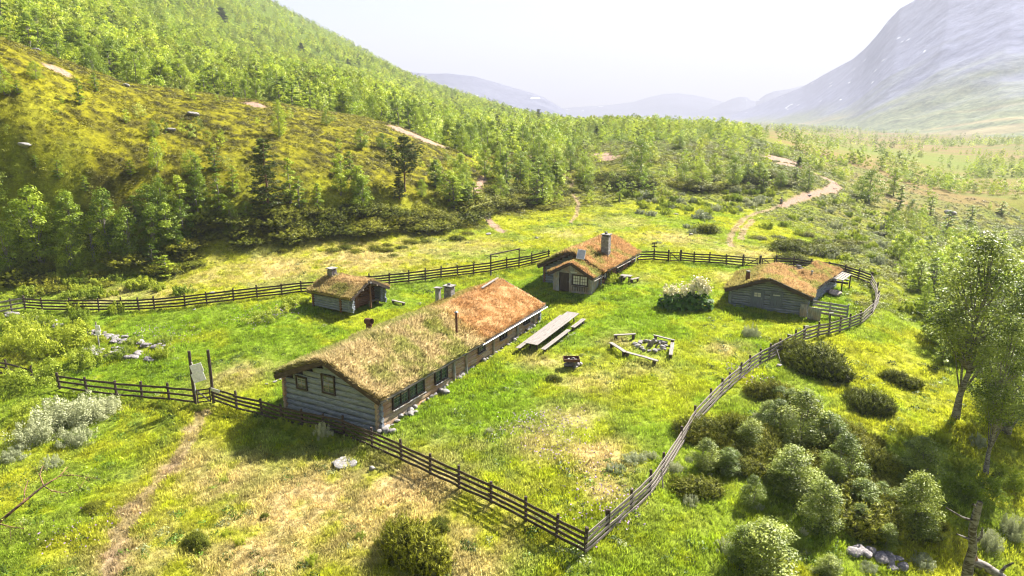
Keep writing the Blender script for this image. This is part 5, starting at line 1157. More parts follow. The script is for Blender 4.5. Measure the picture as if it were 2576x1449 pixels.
# loose stones
rock(866, 1168, .62, 'large flat grey slab stone in front of the farmhouse fence', flat=.35, k=0); rock(881, 1172, .42, 'smaller pale slab leaning on the big grey slab', flat=.4, k=1); rock(848, 1162, .3, 'pinkish small stone at the left of the grey slab', flat=.4, k=3)
rock(936, 1182, .2, 'small tan stone right of the slab stones', k=5)
for i, (a, b_, s_, l) in enumerate([(65, 368, .8, 'pale long boulder alone on the heath slope'), (430, 330, .7, 'white boulder in the middle of the heath slope'), (484, 290, .8, 'white boulder with bare earth on the upper heath'), (318, 217, .6, 'flat white stone by the two crest birches'), (92, 129, .7, 'small pale rock at the top left crest'), (1358, 404, 1.0, 'white stone between the trees above the juniper slope'),
      (535, 739, .38, 'small white stone on the straw slope behind the back fence'), (2390, 540, 1.8, 'large pale boulder out on the brown bog'), (2100, 742, .75, 'red brown slab boulder propped behind the outhouse'), (2132, 706, .35, 'white stone on the grass behind the outhouse'), (1700, 540, .4, 'tiny stone in the scrub by the track'), (1738, 592, .4, 'white stone at the rut of the farm track'), (1990, 846, .28, 'grey round stone by the right fence below the outhouse'),
      (1960, 922, .3, 'pale stone beside the propped fence'), (706, 956, .2, 'small pale stone left of the farmhouse gable'), (690, 962, .22, 'flat pale stone near the left farmhouse corner'), (672, 967, .2, 'tiny pale stone behind the front fence'), (1350, 600, .3, 'dark small rock in the meadow above the middle cabin'), (1228, 590, .4, 'pale stone on the hillside path'), (489, 780, .18, 'small white stone at the leaning back fence'), (2036, 493, .6, 'pale stone in the road bend')]): rock(a, b_, s_, l, None, 'boulder' if s_ > .5 else 'stone', flat=.6, k=i, mesh=None if 'red brown' not in l else rock_mesh(55, mat='stone_red'), cat='rock')
# stone heap on the left: two rows of boulders
rng = np.random.default_rng(11); n = 0
for (x0, y0, x1, y1, cnt, sz) in ((205, 830, 275, 853, 16, .34), (270, 850, 420, 880, 30, .36), (215, 882, 330, 898, 26, .36), (320, 895, 385, 908, 12, .36), (20, 792, 85, 820, 22, .36), (85, 800, 155, 826, 16, .34)):
    for k in range(cnt):
        t = rng.random(); a = x0+(x1-x0)*t+rng.normal(0, 4); b_ = y0+(y1-y0)*t+rng.normal(0, 5); s_ = sz*rng.uniform(.6, 1.35)
        rock(a, b_, s_*.85, ('grey boulder of the tumbled stone row left of the yard' if x0 > 150 else 'grey boulder of the stone pile at the left fence corner'), 'boulders of the stone rows at the left', 'boulder', bool(rng.random() < .45), flat=.75, k=k % 4, cat='rock')
for k in range(16):
    t = k/15; a = 2150+rng.uniform(0, 120); b_ = 1378+(a-2150)*.38+rng.uniform(-14, 22); rock(a, b_, rng.uniform(.2, .4), 'dark lichen covered boulder in the pile at the lower right', 'boulders of the dark pile at the lower right', 'boulder', True, .8, k=k, cat='rock')
# ------------------------------------------------------------------ hiker on the track
def hiker():
    p = hit(1964, 521); e_ = math.atan2(p.x, p.y); root = thing('person', tuple(p), 'hiker in dark shorts and grey shirt walking down the farm track', 'person', None, -e_+.5)
    V = [(0, 0, .95), (0, .01, 1.12), (0, .02, 1.32), (0, .02, 1.46), (0, 0, 1.54), (0, -.02, 1.66), (0, -.02, 1.76),
         (.10, 0, .90), (.12, -.10, .50), (.12, -.02, .09), (.12, -.16, .04), (-.10, 0, .90), (-.12, .10, .50), (-.12, .22, .10), (-.12, .10, .03),
         (.18, .02, 1.42), (.26, .06, 1.14), (.25, -.10, .92), (-.18, .02, 1.42), (-.27, -.02, 1.14), (-.24, -.18, .96)]
    Rr = [.14, .13, .16, .10, .055, .10, .07, .095, .06, .042, .035, .095, .06, .042, .035, .06, .045, .032, .06, .045, .032]
    E_ = [(0, 1), (1, 2), (2, 3), (3, 4), (4, 5), (5, 6), (0, 7), (7, 8), (8, 9), (9, 10), (0, 11), (11, 12), (12, 13), (13, 14), (3, 15), (15, 16), (16, 17), (3, 18), (18, 19), (19, 20)]
    for side, root_i in ((1, 17), (-1, 20)):
        b0 = Vector(V[root_i])
        for f in range(5):
            a = len(V); dx = (f-2)*.018; V.append(tuple(b0+Vector((dx, -.03, -.05)))); V.append(tuple(b0+Vector((dx*1.2, -.05, -.10 if f else -.07)))); Rr += [.01, .008]; E_ += [(root_i, a), (a, a+1)]
    me = D.meshes.new('person_body'); me.from_pydata(V, E_, []); o = obj('body', me, root); sm = o.modifiers.new('skin', 'SKIN'); 
    for i, r in enumerate(Rr): me.skin_vertices[0].data[i].radius = (r, r)
    me.skin_vertices[0].data[0].use_root = True; ss = o.modifiers.new('sub', 'SUBSURF'); ss.levels = 1; ss.render_levels = 1; me.materials.append(flat_mat('skin', (.55, .30, .21), .6))
    def sleeve(pts, rad, mat, nm):
        V_, F_, C_ = tube(pts, rad, 10); return obj(nm, mesh_np(nm, V_, F_, [mat], smooth=True, col=C_), root)
    sh = flat_mat('shirt', (.22, .23, .26)); so = flat_mat('shorts', (.02, .025, .05))
    s1 = sleeve([(0, 0, .88), (0, .01, 1.1), (0, .02, 1.35), (0, .02, 1.5)], [.17, .165, .19, .08], sh, 'shirt'); s1.scale = (1.15, .8, 1)
    obj_s = sleeve([(.11, 0, .98), (.12, -.05, .72), (.12, -.09, .52)], [.12, .11, .10], so, 'shorts'); sleeve([(-.11, 0, .98), (-.12, .05, .72), (-.12, .09, .52)], [.12, .11, .10], so, 'shorts')
    sleeve([(0, .0, 1.70), (0, .01, 1.78), (0, .0, 1.82)], [.115, .10, .03], flat_mat('hair', (.03, .02, .015)), 'hair')
    bp = thing('backpack', tuple(p), 'small pink and grey backpack on the back of the hiker', 'backpack', None, -e_+.5); b = MB(); b.bar((0, .24, 1.02), (0, .24, 1.5), .2, .32, up=(0, 1, 0), bev=.3); b.build('pack', flat_mat('pack', (.5, .28, .24)), bp)
    b = MB(); b.bar((.1, .1, 1.5), (.1, -.14, 1.3), .05, .02); b.bar((-.1, .1, 1.5), (-.1, -.14, 1.3), .05, .02); b.build('strap', M['frame'], bp)
hiker()
# ------------------------------------------------------------------ trees and bushes
def vert(x, y, py):
    v = (CY-py)/FPX; return CAM_H+y*(v*cP-sP)/(cP+v*sP)
BIR = [birch_meshes('birch', 100+i, 6, 3.1+.3*(i % 3), 3600, .17, 18, .16) for i in range(6)]
BIRS = [birch_meshes('slim_birch', 120+i, 6, 1.9, 2000, .17, 14, .05, slim=True) for i in range(4)]
BIRN = [birch_meshes('near_birch', 140+i, 6, 3.4, 8500, .125, 34, .12, 'birch_near', stems=3, trunk_r=.05) for i in range(4)]
BIRM = [birch_meshes('multi_birch', 150+i, 6, 4.4, 4200, .17, 22, .12, stems=3, trunk_r=.07) for i in range(4)]
BIRT = birch_meshes('tall_birch', 161, 12, 4.6, 14000, .135, 46, .40, 'birch_near', stems=1, trunk_r=.17, lean=.02)
BIRT2 = birch_meshes('tall_birch', 167, 12, 5.2, 11000, .135, 44, .16, 'birch_near', stems=2, trunk_r=.12, lean=.02)
PINN = pine_meshes('pine', 171, 10, 4.6, True, 15); PINB = pine_meshes('pine', 172, 8, 6.0, False, 10); PINS = pine_meshes('pine', 173, 6, 2.6, True, 11)
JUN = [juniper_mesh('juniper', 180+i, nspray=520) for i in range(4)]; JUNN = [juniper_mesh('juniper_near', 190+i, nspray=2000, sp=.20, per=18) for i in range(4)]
SHR = [shrub_mesh('shrub', 200+i, n=1900) for i in range(4)]; SHRN = [shrub_mesh('shrub_near', 210+i, n=5200, leaf=.07, nb=14) for i in range(3)]
WIL = [shrub_mesh('willow', 220+i, 'willow', 2600, .12, 11) for i in range(3)]; WILN = [shrub_mesh('willow_near', 226+i, 'willow', 9000, .06, 18, asp=.4) for i in range(3)]
STM = [stems_mesh('stems', 230+i) for i in range(3)]
COUNT = {}
TREES = []     # (px, py, obj) for labels
def tree(x, y, h, wd, var, label, group, name='birch_tree', cat='birch', hb=6.0, wb=None, z=None):
    z = gz(x, y) if z is None else z; e = link(D.objects.new(name, None)); e.location = (x, y, z-.05); e.rotation_euler = (0, 0, random.uniform(0, 6.28)); e.scale = (wd, wd, h/hb)
    tag(e, label, cat, group); obj('crown', var[0], e); obj('trunk', var[1], e); TREES.append((proj(x, y, z), e)); return e
def bush(px_, py_, wpx, hpx, kind, label, group, name, cat, world=None, near=None):
    p = hit(px_, py_) if world is None else Vector(world); Z = p.y*cP-(p.z-CAM_H)*sP; rx = wpx/2*Z/FPX; h = hpx*Z/FPX*.95
    nr = near if near is not None else Z < 62
    me = {'juniper': JUNN if nr else JUN, 'shrub': SHRN if nr else SHR, 'willow': WILN if nr else WIL}[kind]; k = COUNT[kind] = COUNT.get(kind, 0)+1
    e = link(D.objects.new(name, None)); r = rx*.7 if kind == 'juniper' else rx; e.location = (p.x, p.y+r*.6*math.cos(0), gz(p.x, p.y+r*.6)-.04) if world is None else (p.x, p.y, p.z-.04); e.rotation_euler = (0, 0, random.uniform(0, 6.28))
    hs = {'juniper': .55, 'shrub': .95, 'willow': .95}[kind]; zs = h/hs*.8
    sw = 1.15 if kind == 'juniper' else 1.0; el_ = random.uniform(.62, .95) if kind == 'juniper' else .9
    if kind == 'juniper': e.rotation_euler = (0, 0, random.uniform(-.9, -.2)); sw = 1.28
    e.scale = (rx*sw, rx*el_*sw, max(zs*(.85 if kind == 'juniper' else 1), rx*.3)); tag(e, label, cat, group); obj('foliage', me[k % len(me)], e); obj('stem', STM[k % 3], e).scale = (.6, .6, .5); return e
G_B = 'mountain birches on the slopes'
# landmarks in the photograph for telling the trees apart: name, px, py
LM = [('broad pine', 1019, 478), ('tall narrow pine', 679, 548), ('sauna hut chimney', 833, 670), ('middle cabin chimney', 1526, 590), ('hiker', 1964, 510), ('road bend', 2090, 460), ('bare gravel scar', 1030, 335), ('stony hillside path', 1210, 500), ('pink gravel bank', 1965, 402), ('big hillock birch', 1607, 440), ('two crest birches', 290, 180), ('white heath boulder', 430, 330), ('left fence corner', 70, 770), ('outhouse roof notch', 2015, 680), ('tall leaning birch', 2410, 1040), ('dead snag', 2420, 1300), ('large fence juniper', 2066, 900), ('brown bog boulder', 2390, 540), ('skyline spruce', 877, 165)]
# hand placed: x, base row, top row, width px, type
HT = [(107, 672, 465, 110, 'b'), (182, 682, 562, 80, 'm'), (30, 690, 560, 90, 'm'), (60, 630, 500, 80, 'b'), (182, 622, 478, 70, 'b'), (276, 640, 474, 90, 'b'), (240, 655, 540, 80, 'm'), (325, 650, 520, 80, 'm'), (380, 572, 462, 70, 'b'), (395, 640, 520, 80, 'm'), (429, 628, 508, 75, 'b'), (465, 615, 500, 60, 'b'), (447, 645, 570, 60, 'm'),
      (385, 678, 610, 40, 's'), (419, 700, 640, 50, 's'), (552, 530, 434, 55, 's'), (505, 520, 425, 60, 'b'), (455, 545, 440, 60, 'b'), (500, 560, 470, 50, 's'), (340, 560, 490, 50, 's'), (624, 570, 505, 50, 'm'), (590, 490, 415, 40, 's'), (803, 548, 459, 34, 's'), (731, 510, 395, 50, 's'), (755, 530, 440, 48, 's'), (857, 491, 384, 60, 'b'), (902, 494, 416, 55, 'b'), (880, 440, 380, 36, 's'),
      (908, 376, 322, 40, 'b'), (962, 372, 334, 44, 'm'), (985, 400, 345, 34, 's'), (1061, 496, 450, 34, 'm'), (1095, 470, 400, 46, 'b'), (1129, 506, 428, 64, 'b'), (1181, 543, 465, 30, 's'), (1165, 510, 440, 40, 's'), (1274, 466, 384, 36, 's'), (1220, 452, 361, 44, 'b'), (1308, 446, 376, 52, 'b'), (1357, 408, 342, 54, 'm'), (1399, 434, 372, 54, 'm'), (1471, 452, 393, 62, 'm'), (1432, 430, 366, 44, 'm'), (1266, 408, 350, 38, 'b'), (1345, 432, 390, 36, 's'),
      (1607, 460, 350, 78, 'm'), (1557, 506, 442, 26, 's'), (1591, 492, 455, 30, 's'), (1640, 500, 460, 34, 's'), (1709, 376, 341, 34, 'm'), (1761, 476, 402, 56, 'm'), (1797, 445, 384, 40, 'b'), (1844, 470, 392, 58, 'm'), (1720, 462, 410, 44, 'm'), (1910, 462, 406, 40, 'b'), (1880, 460, 410, 44, 'm'), (1921, 478, 424, 36, 's'), (1965, 470, 430, 40, 'm'), (2031, 478, 424, 38, 'm'), (2000, 462, 420, 34, 's'), (2187, 512, 424, 74, 'm'), (2165, 498, 440, 44, 'm'), (2248, 494, 424, 40, 'b'), (2262, 528, 465, 30, 's'), (2292, 544, 500, 36, 'm'), (2242, 588, 524, 40, 'm'), (2335, 640, 590, 30, 's'), (2382, 590, 528, 34, 's'), (2440, 560, 515, 30, 's'), (2520, 540, 505, 30, 's'), (2340, 540, 490, 26, 's'),
      (290, 186, 96, 76, 'm'), (265, 180, 120, 50, 'b'), (242, 230, 180, 24, 's'), (203, 262, 195, 30, 's'), (90, 200, 152, 40, 'm'), (12, 240, 160, 50, 'm'), (45, 235, 200, 30, 's'), (355, 200, 150, 60, 'm'), (387, 345, 300, 34, 'm'), (705, 345, 250, 44, 'm'), (822, 315, 275, 30, 'm'), (660, 400, 345, 36, 's'), (150, 450, 400, 30, 's'), (90, 420, 388, 24, 's'), (540, 430, 370, 40, 's'), (330, 440, 400, 30, 's'), (215, 480, 440, 26, 's')]
def lm_label(px_, py_, desc, cnt={}):
    n = min(LM, key=lambda q: (q[1]-px_)**2+((q[2]-py_)*1.4)**2); dx, dy = px_-n[1], py_-n[2]
    s = ('right of' if dx > 0 else 'left of') if abs(dx) > abs(dy)*1.1 else ('below' if dy > 0 else 'above'); key = (n[0], s); k = cnt[key] = cnt.get(key, 0)+1
    O_ = ['nearest', 'second', 'third', 'fourth', 'fifth', 'sixth', 'seventh', 'eighth', 'ninth', 'tenth']
    return f'{desc}, {O_[k-1]} {s} the {n[0]}' if k <= 10 else f'{desc} in the crowd {s} the {n[0]}'
cands = []
for (a, b_, t, wd, ty) in HT:
    p = hit(a, b_); h = vert(p.x, p.y, t)-p.z; Z = p.y*cP-(p.z-CAM_H)*sP; cands.append([p.x, p.y, h, wd*Z/FPX, ty, True])
ROADPX = [(1838, 600), (1872, 552), (1912, 538), (1965, 518), (2020, 494), (2060, 484), (2106, 466), (2090, 450), (2048, 434)]
YN = np.array([(p.x, p.y) for p in YARD])
ROADW = ROAD1
def grow_zone(n, d0, d1, a0, a1, seed, dens):
    x, y = pts_wedge(n, d0, d1, a0, a1, 0.6, seed); d = np.hypot(x, y); az = np.arctan2(x, y); z = ground(x, y); F = d/np.interp(az, AZT, DK[6]); G = d/np.interp(az, AZT, DK[7]); H_ = d/np.interp(az, AZT, DK[8])
    px_, py_ = proj(x, y, z); lam = dens(x, y, az, F, G, H_, px_, py_)
    ok = (np.random.default_rng(seed+1).random(n) < lam) & visible_frac(x, y, z, 80) & ~inside(x, y, YARD) & (dist_poly(x, y, ROADW) > 3.2) & (dist_poly(x, y, TRACKH) > 1.6) & (dist_poly(x, y, TRACKH2) > 1.5)
    rp = [(a, b_) for a, b_ in ROADPX]; q = dist_poly(px_, py_-12, [(a, b_) for a, b_ in rp]); ok &= ~((q < 17) & (d < 230))
    for cpt, r in BAREW: ok &= np.hypot(x-cpt.x, y-cpt.y) > r*1.15
    ok &= ~((np.abs(px_-1968) < 36) & (py_ > 396) & (py_ < 452) & (d < 260))
    ok &= ~((np.abs(px_-1035) < 110) & (py_ > 350) & (py_ < 385) & (px_ < 1110) & (d < 150))
    return x[ok], y[ok]
def dens_birch(x, y, az, F, G, H_, px_, py_):
    n = fbm(x/9, y/9, 301, 3); lam = np.zeros_like(x); left = az < -.04; mid = (az >= -.12) & (az < .12); hil = (az >= .12) & (az < .33); rt = az >= .33
    lam = np.where(left & (F > .98) & (G < 1), np.where(az < -.42, .36, .17)*sstep(.38, .55, n), lam)
    lam = np.where(left & (G >= 1) & (H_ < 1), .035+.25*sstep(.62, .75, n)*(py_ > 300), lam)
    lam = np.where(mid & (F > 1.0) & (H_ < 1.03), .50*sstep(.33, .52, n)*sstep(1.0, 1.12, F), lam)
    lam = np.where(hil & (F > 1.12), .34*sstep(.36, .56, n), lam)
    lam = np.where(rt & (F > 1.02), .10*sstep(.5, .66, n)+.5*((az < .47) & (py_ < 480) & (py_ > 380))*sstep(.35, .5, n), lam)
    return np.where((H_ > 1.05) & (az < .3), .2+.45*sstep(.38, .5, n), lam)
x, y = grow_zone(11000, 76, 240, -39, 39, 400, dens_birch)
x2, y2 = grow_zone(2600, 48, 190, 23, 40, 405, lambda x, y, az, F, G, H_, px_, py_: np.where(inside(px_, py_, [(2215, 600), (2290, 730), (2350, 900), (2440, 1000), (2650, 1010), (2650, 640), (2400, 560), (2230, 540)]), .42*sstep(.3, .5, fbm(x/7, y/7, 333, 3)), 0))
x = np.concatenate([x, x2]); y = np.concatenate([y, y2])
for i in range(len(x)):
    az_ = math.atan2(x[i], y[i]); d_ = math.hypot(x[i], y[i]); Hh = d_/np.interp(az_, AZT, DK[8]); r_ = random.random()
    heath = d_ > np.interp(az_, AZT, DK[7]) and Hh < 1 and az_ < -.08
    h = random.uniform(1.0, 2.4) if heath else (random.uniform(1.8, 5.6) if Hh < 1.05 or az_ > .1 else random.uniform(3.2, 6.6))
    if az_ > .33: h *= .75
    elif az_ > .08: h *= .78
    cands.append([x[i], y[i], h, h*random.uniform(.48, .72), 's' if r_ < .4 or heath else ('b' if r_ < .75 else 'm'), False])
def appsize(c): return c[2]/math.hypot(c[0], c[1])*(10 if c[5] else 1)
cands.sort(key=appsize, reverse=True)
BW = {'b': (BIR, 3.1), 's': (BIRS, 1.75), 'm': (BIRM, 4.4)}
NTREE = 0
for i, (x, y, h, wd, ty, hand) in enumerate(cands[:288]):
    vs, wb = BW[ty]; z = gz(x, y); q = proj(x, y, z); sz = 'tall' if h > 6 else 'middling' if h > 3.5 else 'small'; nm = {'b': 'round crowned', 's': 'slender', 'm': 'bushy'}[ty]
    tree(x, y, h, wd/wb, vs[i % len(vs)], lm_label(q[0], q[1], f'{sz} {nm} birch'), G_B, z=z); NTREE += 1
rest = cands[288:]
# far wood: countless birches as one mass
def lowtree(seed, n=120, lf=.62, slim=False):
    c, t = birch_meshes('far_birch', seed, 5.0, 3.4 if slim else 5.2, n, lf, 9, .10, 'birch_in'); me = c; 
    bm = bmesh.new(); bm.from_mesh(c); k = len(bm.faces); bm.to_mesh(me); bm.free()
    return me
FARM_ = [lowtree(500+i, 420, .34, i % 2) for i in range(6)]; FARL = [lowtree(520+i, 120, .60, i % 2) for i in range(5)]
def tint_birch(x, y):
    n = fbm(x/25, y/25, 311, 3); r = RNG.uniform(.55, 1.35, len(x)); t = np.stack([r*(.8+.45*n), r*(.85+.3*n), r*(.9+.2*n)], 1); dk = RNG.random(len(x)) < .07; t[dk] *= .42; pl = RNG.random(len(x)) < .16; t[pl] = t[pl]*np.array([1.0, .95, 2.6])+.05; return t
x, y = grow_zone(20000, 240, 560, -39, 39, 430, lambda x, y, az, F, G, H_, px_, py_: np.where((H_ > 1.05) & (az < .18), .25+.75*sstep(.36, .5, fbm(x/14, y/14, 57, 3)), np.where((az < .34), .55*sstep(.36, .52, fbm(x/16, y/12, 57, 3)), .40*sstep(.57, .66, fbm(x/38, y/16, 55, 4))+.006)))
X = np.array([c[0] for c in rest]+list(x)); Y = np.array([c[1] for c in rest]+list(y)); S_ = np.array([c[2]/6 for c in rest]+list(RNG.uniform(.4, 1.05, len(x))))
scatter('birch_wood', FARM_, np.stack([X, Y, ground(X, Y)-.1], 1), S_, tint_birch(X, Y), 'continuous young birch wood covering the upper slope and hillock', 'wood')
x, y = grow_zone(40000, 560, 3000, -39, 39, 450, lambda x, y, az, F, G, H_, px_, py_: np.where(az < .1, np.clip(1.15-np.hypot(x, y)/2600, 0, 1), .95*sstep(.53, .61, fbm(x/110, y/42, 55, 4))+.01))
kp = ground(x, y) > -40; x, y = x[kp], y[kp]; scatter('far_birch_wood', FARL, np.stack([x, y, ground(x, y)-.3], 1), RNG.uniform(.6, 1.15, len(x))*(1+.25*(np.hypot(x, y) > 1200)), tint_birch(x, y)*.92, 'distant birch forest fading into the haze along the valley sides', 'forest')
# conifers
def conifer(a, b_, t, wd, var, hb, wb, label, cat='pine', name='pine_tree'):
    p = hit(a, b_); h = vert(p.x, p.y, t)-p.z; Z = p.y*cP-(p.z-CAM_H)*sP; return tree(p.x, p.y, h, wd*Z/FPX/wb, var, label, 'scattered conifers', name, cat, hb, z=p.z)
conifer(679, 552, 350, 100, PINN, 10, 4.6, 'tall narrow dark pine with a reddish trunk at the slope foot'); conifer(1019, 482, 345, 84, PINB, 8, 6.0, 'broad flat topped dark pine with spreading limbs above the junipers'); conifer(1005, 500, 440, 30, PINS, 6, 2.6, 'small dark conifer at the foot of the broad pine')
for a, b_, t, wd, l in ((877, 176, 148, 14, 'lone dark spruce standing out on the wooded skyline'), (1354, 308, 275, 18, 'dark pine above the birches where the ridge meets the blue mountain'), (560, 60, 20, 30, 'dark pine high in the upper birch wood'), (843, 230, 190, 20, 'dark spruce inside the wood below the skyline'), (760, 140, 108, 18, 'dark pine among birches high on the slope'), (1330, 330, 300, 22, 'reddish pine low in the ridge wood'), (1250, 330, 288, 20, 'dark conifer left of the reddish pine'), (1565, 296, 282, 12, 'thin dead conifer on the hillock skyline'), (2010, 420, 395, 14, 'dark spruce by the pink gravel bank'), (640, 240, 205, 30, 'dark pine on the upper rim of the heath'), (1500, 350, 318, 16, 'dark conifer among hillock birches')):
    conifer(a, b_, t, wd, PINS, 6, 2.6, l)
# big near birches on the right
def big(a, b_, t, wd, var, hb, wb, label, lean_rot=0.0, name='birch_tree'):
    p = hit(a, b_); h = vert(p.x, p.y, t)-p.z; Z = p.y*cP-(p.z-CAM_H)*sP; e = tree(p.x, p.y, h, wd*Z/FPX/wb, var, label, None, name, 'birch', hb, z=p.z); e.rotation_euler = (0, 0, lean_rot); return e
big(2404, 1052, 592, 225, BIRT, 12, 4.7, 'tall leaning birch with a thick pale trunk alone on the right meadow edge', 0.0)
big(2525, 1090, 690, 230, BIRT2, 12, 5.2, 'tall double stemmed birch at the right edge of the frame', .4); big(2600, 1010, 660, 260, BIRT2, 12, 5.2, 'birch cut by the right frame edge behind the double stemmed one', 2.2); big(2480, 1190, 800, 150, BIRT, 12, 4.7, 'thin dark trunked birch in front of the double stemmed birch', .8)
NB = [(2010, 1118, 992, 110, 'pale topped birch bush behind the lower junipers'), (2076, 1128, 1042, 80, 'silvery birch bush right of the pale topped one'), (1985, 1240, 1130, 120, 'wide silvery birch bush in the middle of the dark thicket'), (2062, 1330, 1215, 100, 'drooping pale birch bush lowest in the thicket'), (2118, 1215, 1100, 90, 'birch bush between the thicket and the long juniper'), (2086, 1240, 1150, 60, 'bright yellow green birch sapling in the dark thicket'), (2311, 1205, 1105, 92, 'bright green fan shaped birch sapling below the leaning birch'), (2300, 1350, 1200, 100, 'pale leafy birch bush right of the long juniper'), (1891, 1272, 1200, 52, 'small pale birch bush left of the thicket'), (1919, 1440, 1325, 150, 'broad birch bush at the bottom beside the shaded grass'), (1860, 1425, 1330, 70, 'upright birch sapling at the bottom edge'), (1885, 1140, 1060, 70, 'grey green birch bush by the upper thicket'), (1775, 1180, 1110, 70, 'dark rounded birch bush near the right fence'), (1830, 1190, 1130, 60, 'leafy birch bush right of the dark rounded one'), (2160, 1330, 1270, 50, 'small birch sapling under the long juniper'), (2085, 1449, 1400, 60, 'low birch sapling left of the dark boulder pile'), (1955, 1090, 1010, 70, 'upright silvery birch bush at the thicket top')]
for i, (a, b_, t, wd, l) in enumerate(NB):
    p = hit(a, b_); h = vert(p.x, p.y, t)-p.z; Z = p.y*cP-(p.z-CAM_H)*sP; tree(p.x, p.y, h*1.08, wd*1.25*Z/FPX/3.4, BIRN[i % 4], l, None, 'birch_bush', 'birch bush', z=p.z)
# junipers
JL = [(2066, 948, 165, 95, 'large olive juniper leaning against the right fence'), (2010, 905, 90, 60, 'smaller juniper at the fence prop'), (2270, 970, 82, 46, 'solitary dark juniper out on the right grass slope'), (2226, 1052, 110, 80, 'dark juniper mound between grass and thicket'), (2160, 1010, 60, 40, 'low juniper beside the grass slope mound'), (1950, 1010, 100, 60, 'brownish juniper at the top of the thicket'), (1870, 1120, 130, 95, 'dark brown juniper near the right fence'), (2030, 1060, 120, 75, 'juniper behind the pale topped birch bush'), (2120, 1130, 110, 85, 'ragged juniper right of the silvery birch bush'), (2200, 1210, 120, 90, 'long juniper bank, its upper part'), (2180, 1290, 150, 100, 'long juniper bank, its middle part'), (2215, 1380, 190, 110, 'long juniper bank, its lowest fan shaped part'), (1940, 1180, 120, 85, 'dark juniper deep inside the thicket'), (1760, 1250, 110, 50, 'low olive juniper strip below the fence'), (2160, 1125, 100, 70, 'juniper with a dark upright tip'), (1055, 1465, 225, 140, 'big round olive juniper at the bottom centre'), (1100, 1340, 60, 40, 'juniper tuft topping the big bottom juniper'), (490, 1382, 70, 42, 'dark scruffy juniper in the dry foreground grass'), (232, 1290, 60, 28, 'small olive scrub by the left of the path'), (668, 1208*1.0+100, 24, 20, 'tiny dark juniper in the dry patch'),
      (1784, 590, 62, 36, 'dark juniper clump beside the farm track'), (1395, 1000-40, 36, 20, 'dark little tussock in the meadow below the fire pan')]
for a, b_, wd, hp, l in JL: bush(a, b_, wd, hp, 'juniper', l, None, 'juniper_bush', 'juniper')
rj = np.random.default_rng(77); NJ = 0
def belt(n, x0, x1, yf, wr, hr, lab, lm=True):
    global NJ
    for k in range(n):
        a = rj.uniform(x0, x1); b_ = yf(a)+rj.uniform(-1, 1)*yf.sp if hasattr(yf, 'sp') else yf(a); wd = rj.uniform(*wr); l = lm_label(a, b_, lab); bush(a, b_, wd, wd*rj.uniform(*hr), 'juniper', l, 'junipers along the slope foot', 'juniper_bush', 'juniper'); NJ += 1
class YF:
    def __init__(s, pts, sp): s.p = pts; s.sp = sp
    def __call__(s, a): return float(np.interp(a, [q[0] for q in s.p], [q[1] for q in s.p]))
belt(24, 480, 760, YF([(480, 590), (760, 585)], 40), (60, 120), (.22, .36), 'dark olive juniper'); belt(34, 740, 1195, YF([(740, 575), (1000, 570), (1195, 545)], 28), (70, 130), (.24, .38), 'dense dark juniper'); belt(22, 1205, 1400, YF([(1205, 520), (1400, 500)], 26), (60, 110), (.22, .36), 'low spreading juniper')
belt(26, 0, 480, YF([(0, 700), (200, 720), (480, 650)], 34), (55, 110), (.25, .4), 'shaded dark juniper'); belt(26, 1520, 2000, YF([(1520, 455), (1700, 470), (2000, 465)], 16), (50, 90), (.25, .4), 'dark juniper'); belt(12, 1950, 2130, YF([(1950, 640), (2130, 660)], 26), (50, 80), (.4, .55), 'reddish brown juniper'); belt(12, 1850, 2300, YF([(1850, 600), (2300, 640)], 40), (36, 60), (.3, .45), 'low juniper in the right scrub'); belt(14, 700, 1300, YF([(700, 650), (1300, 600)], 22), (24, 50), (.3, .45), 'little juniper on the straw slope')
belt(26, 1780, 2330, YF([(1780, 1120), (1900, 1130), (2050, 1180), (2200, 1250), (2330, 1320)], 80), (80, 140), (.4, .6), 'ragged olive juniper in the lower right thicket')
belt(10, 1420, 1560, YF([(1420, 470), (1560, 460)], 20), (30, 55), (.3, .45), 'small juniper')
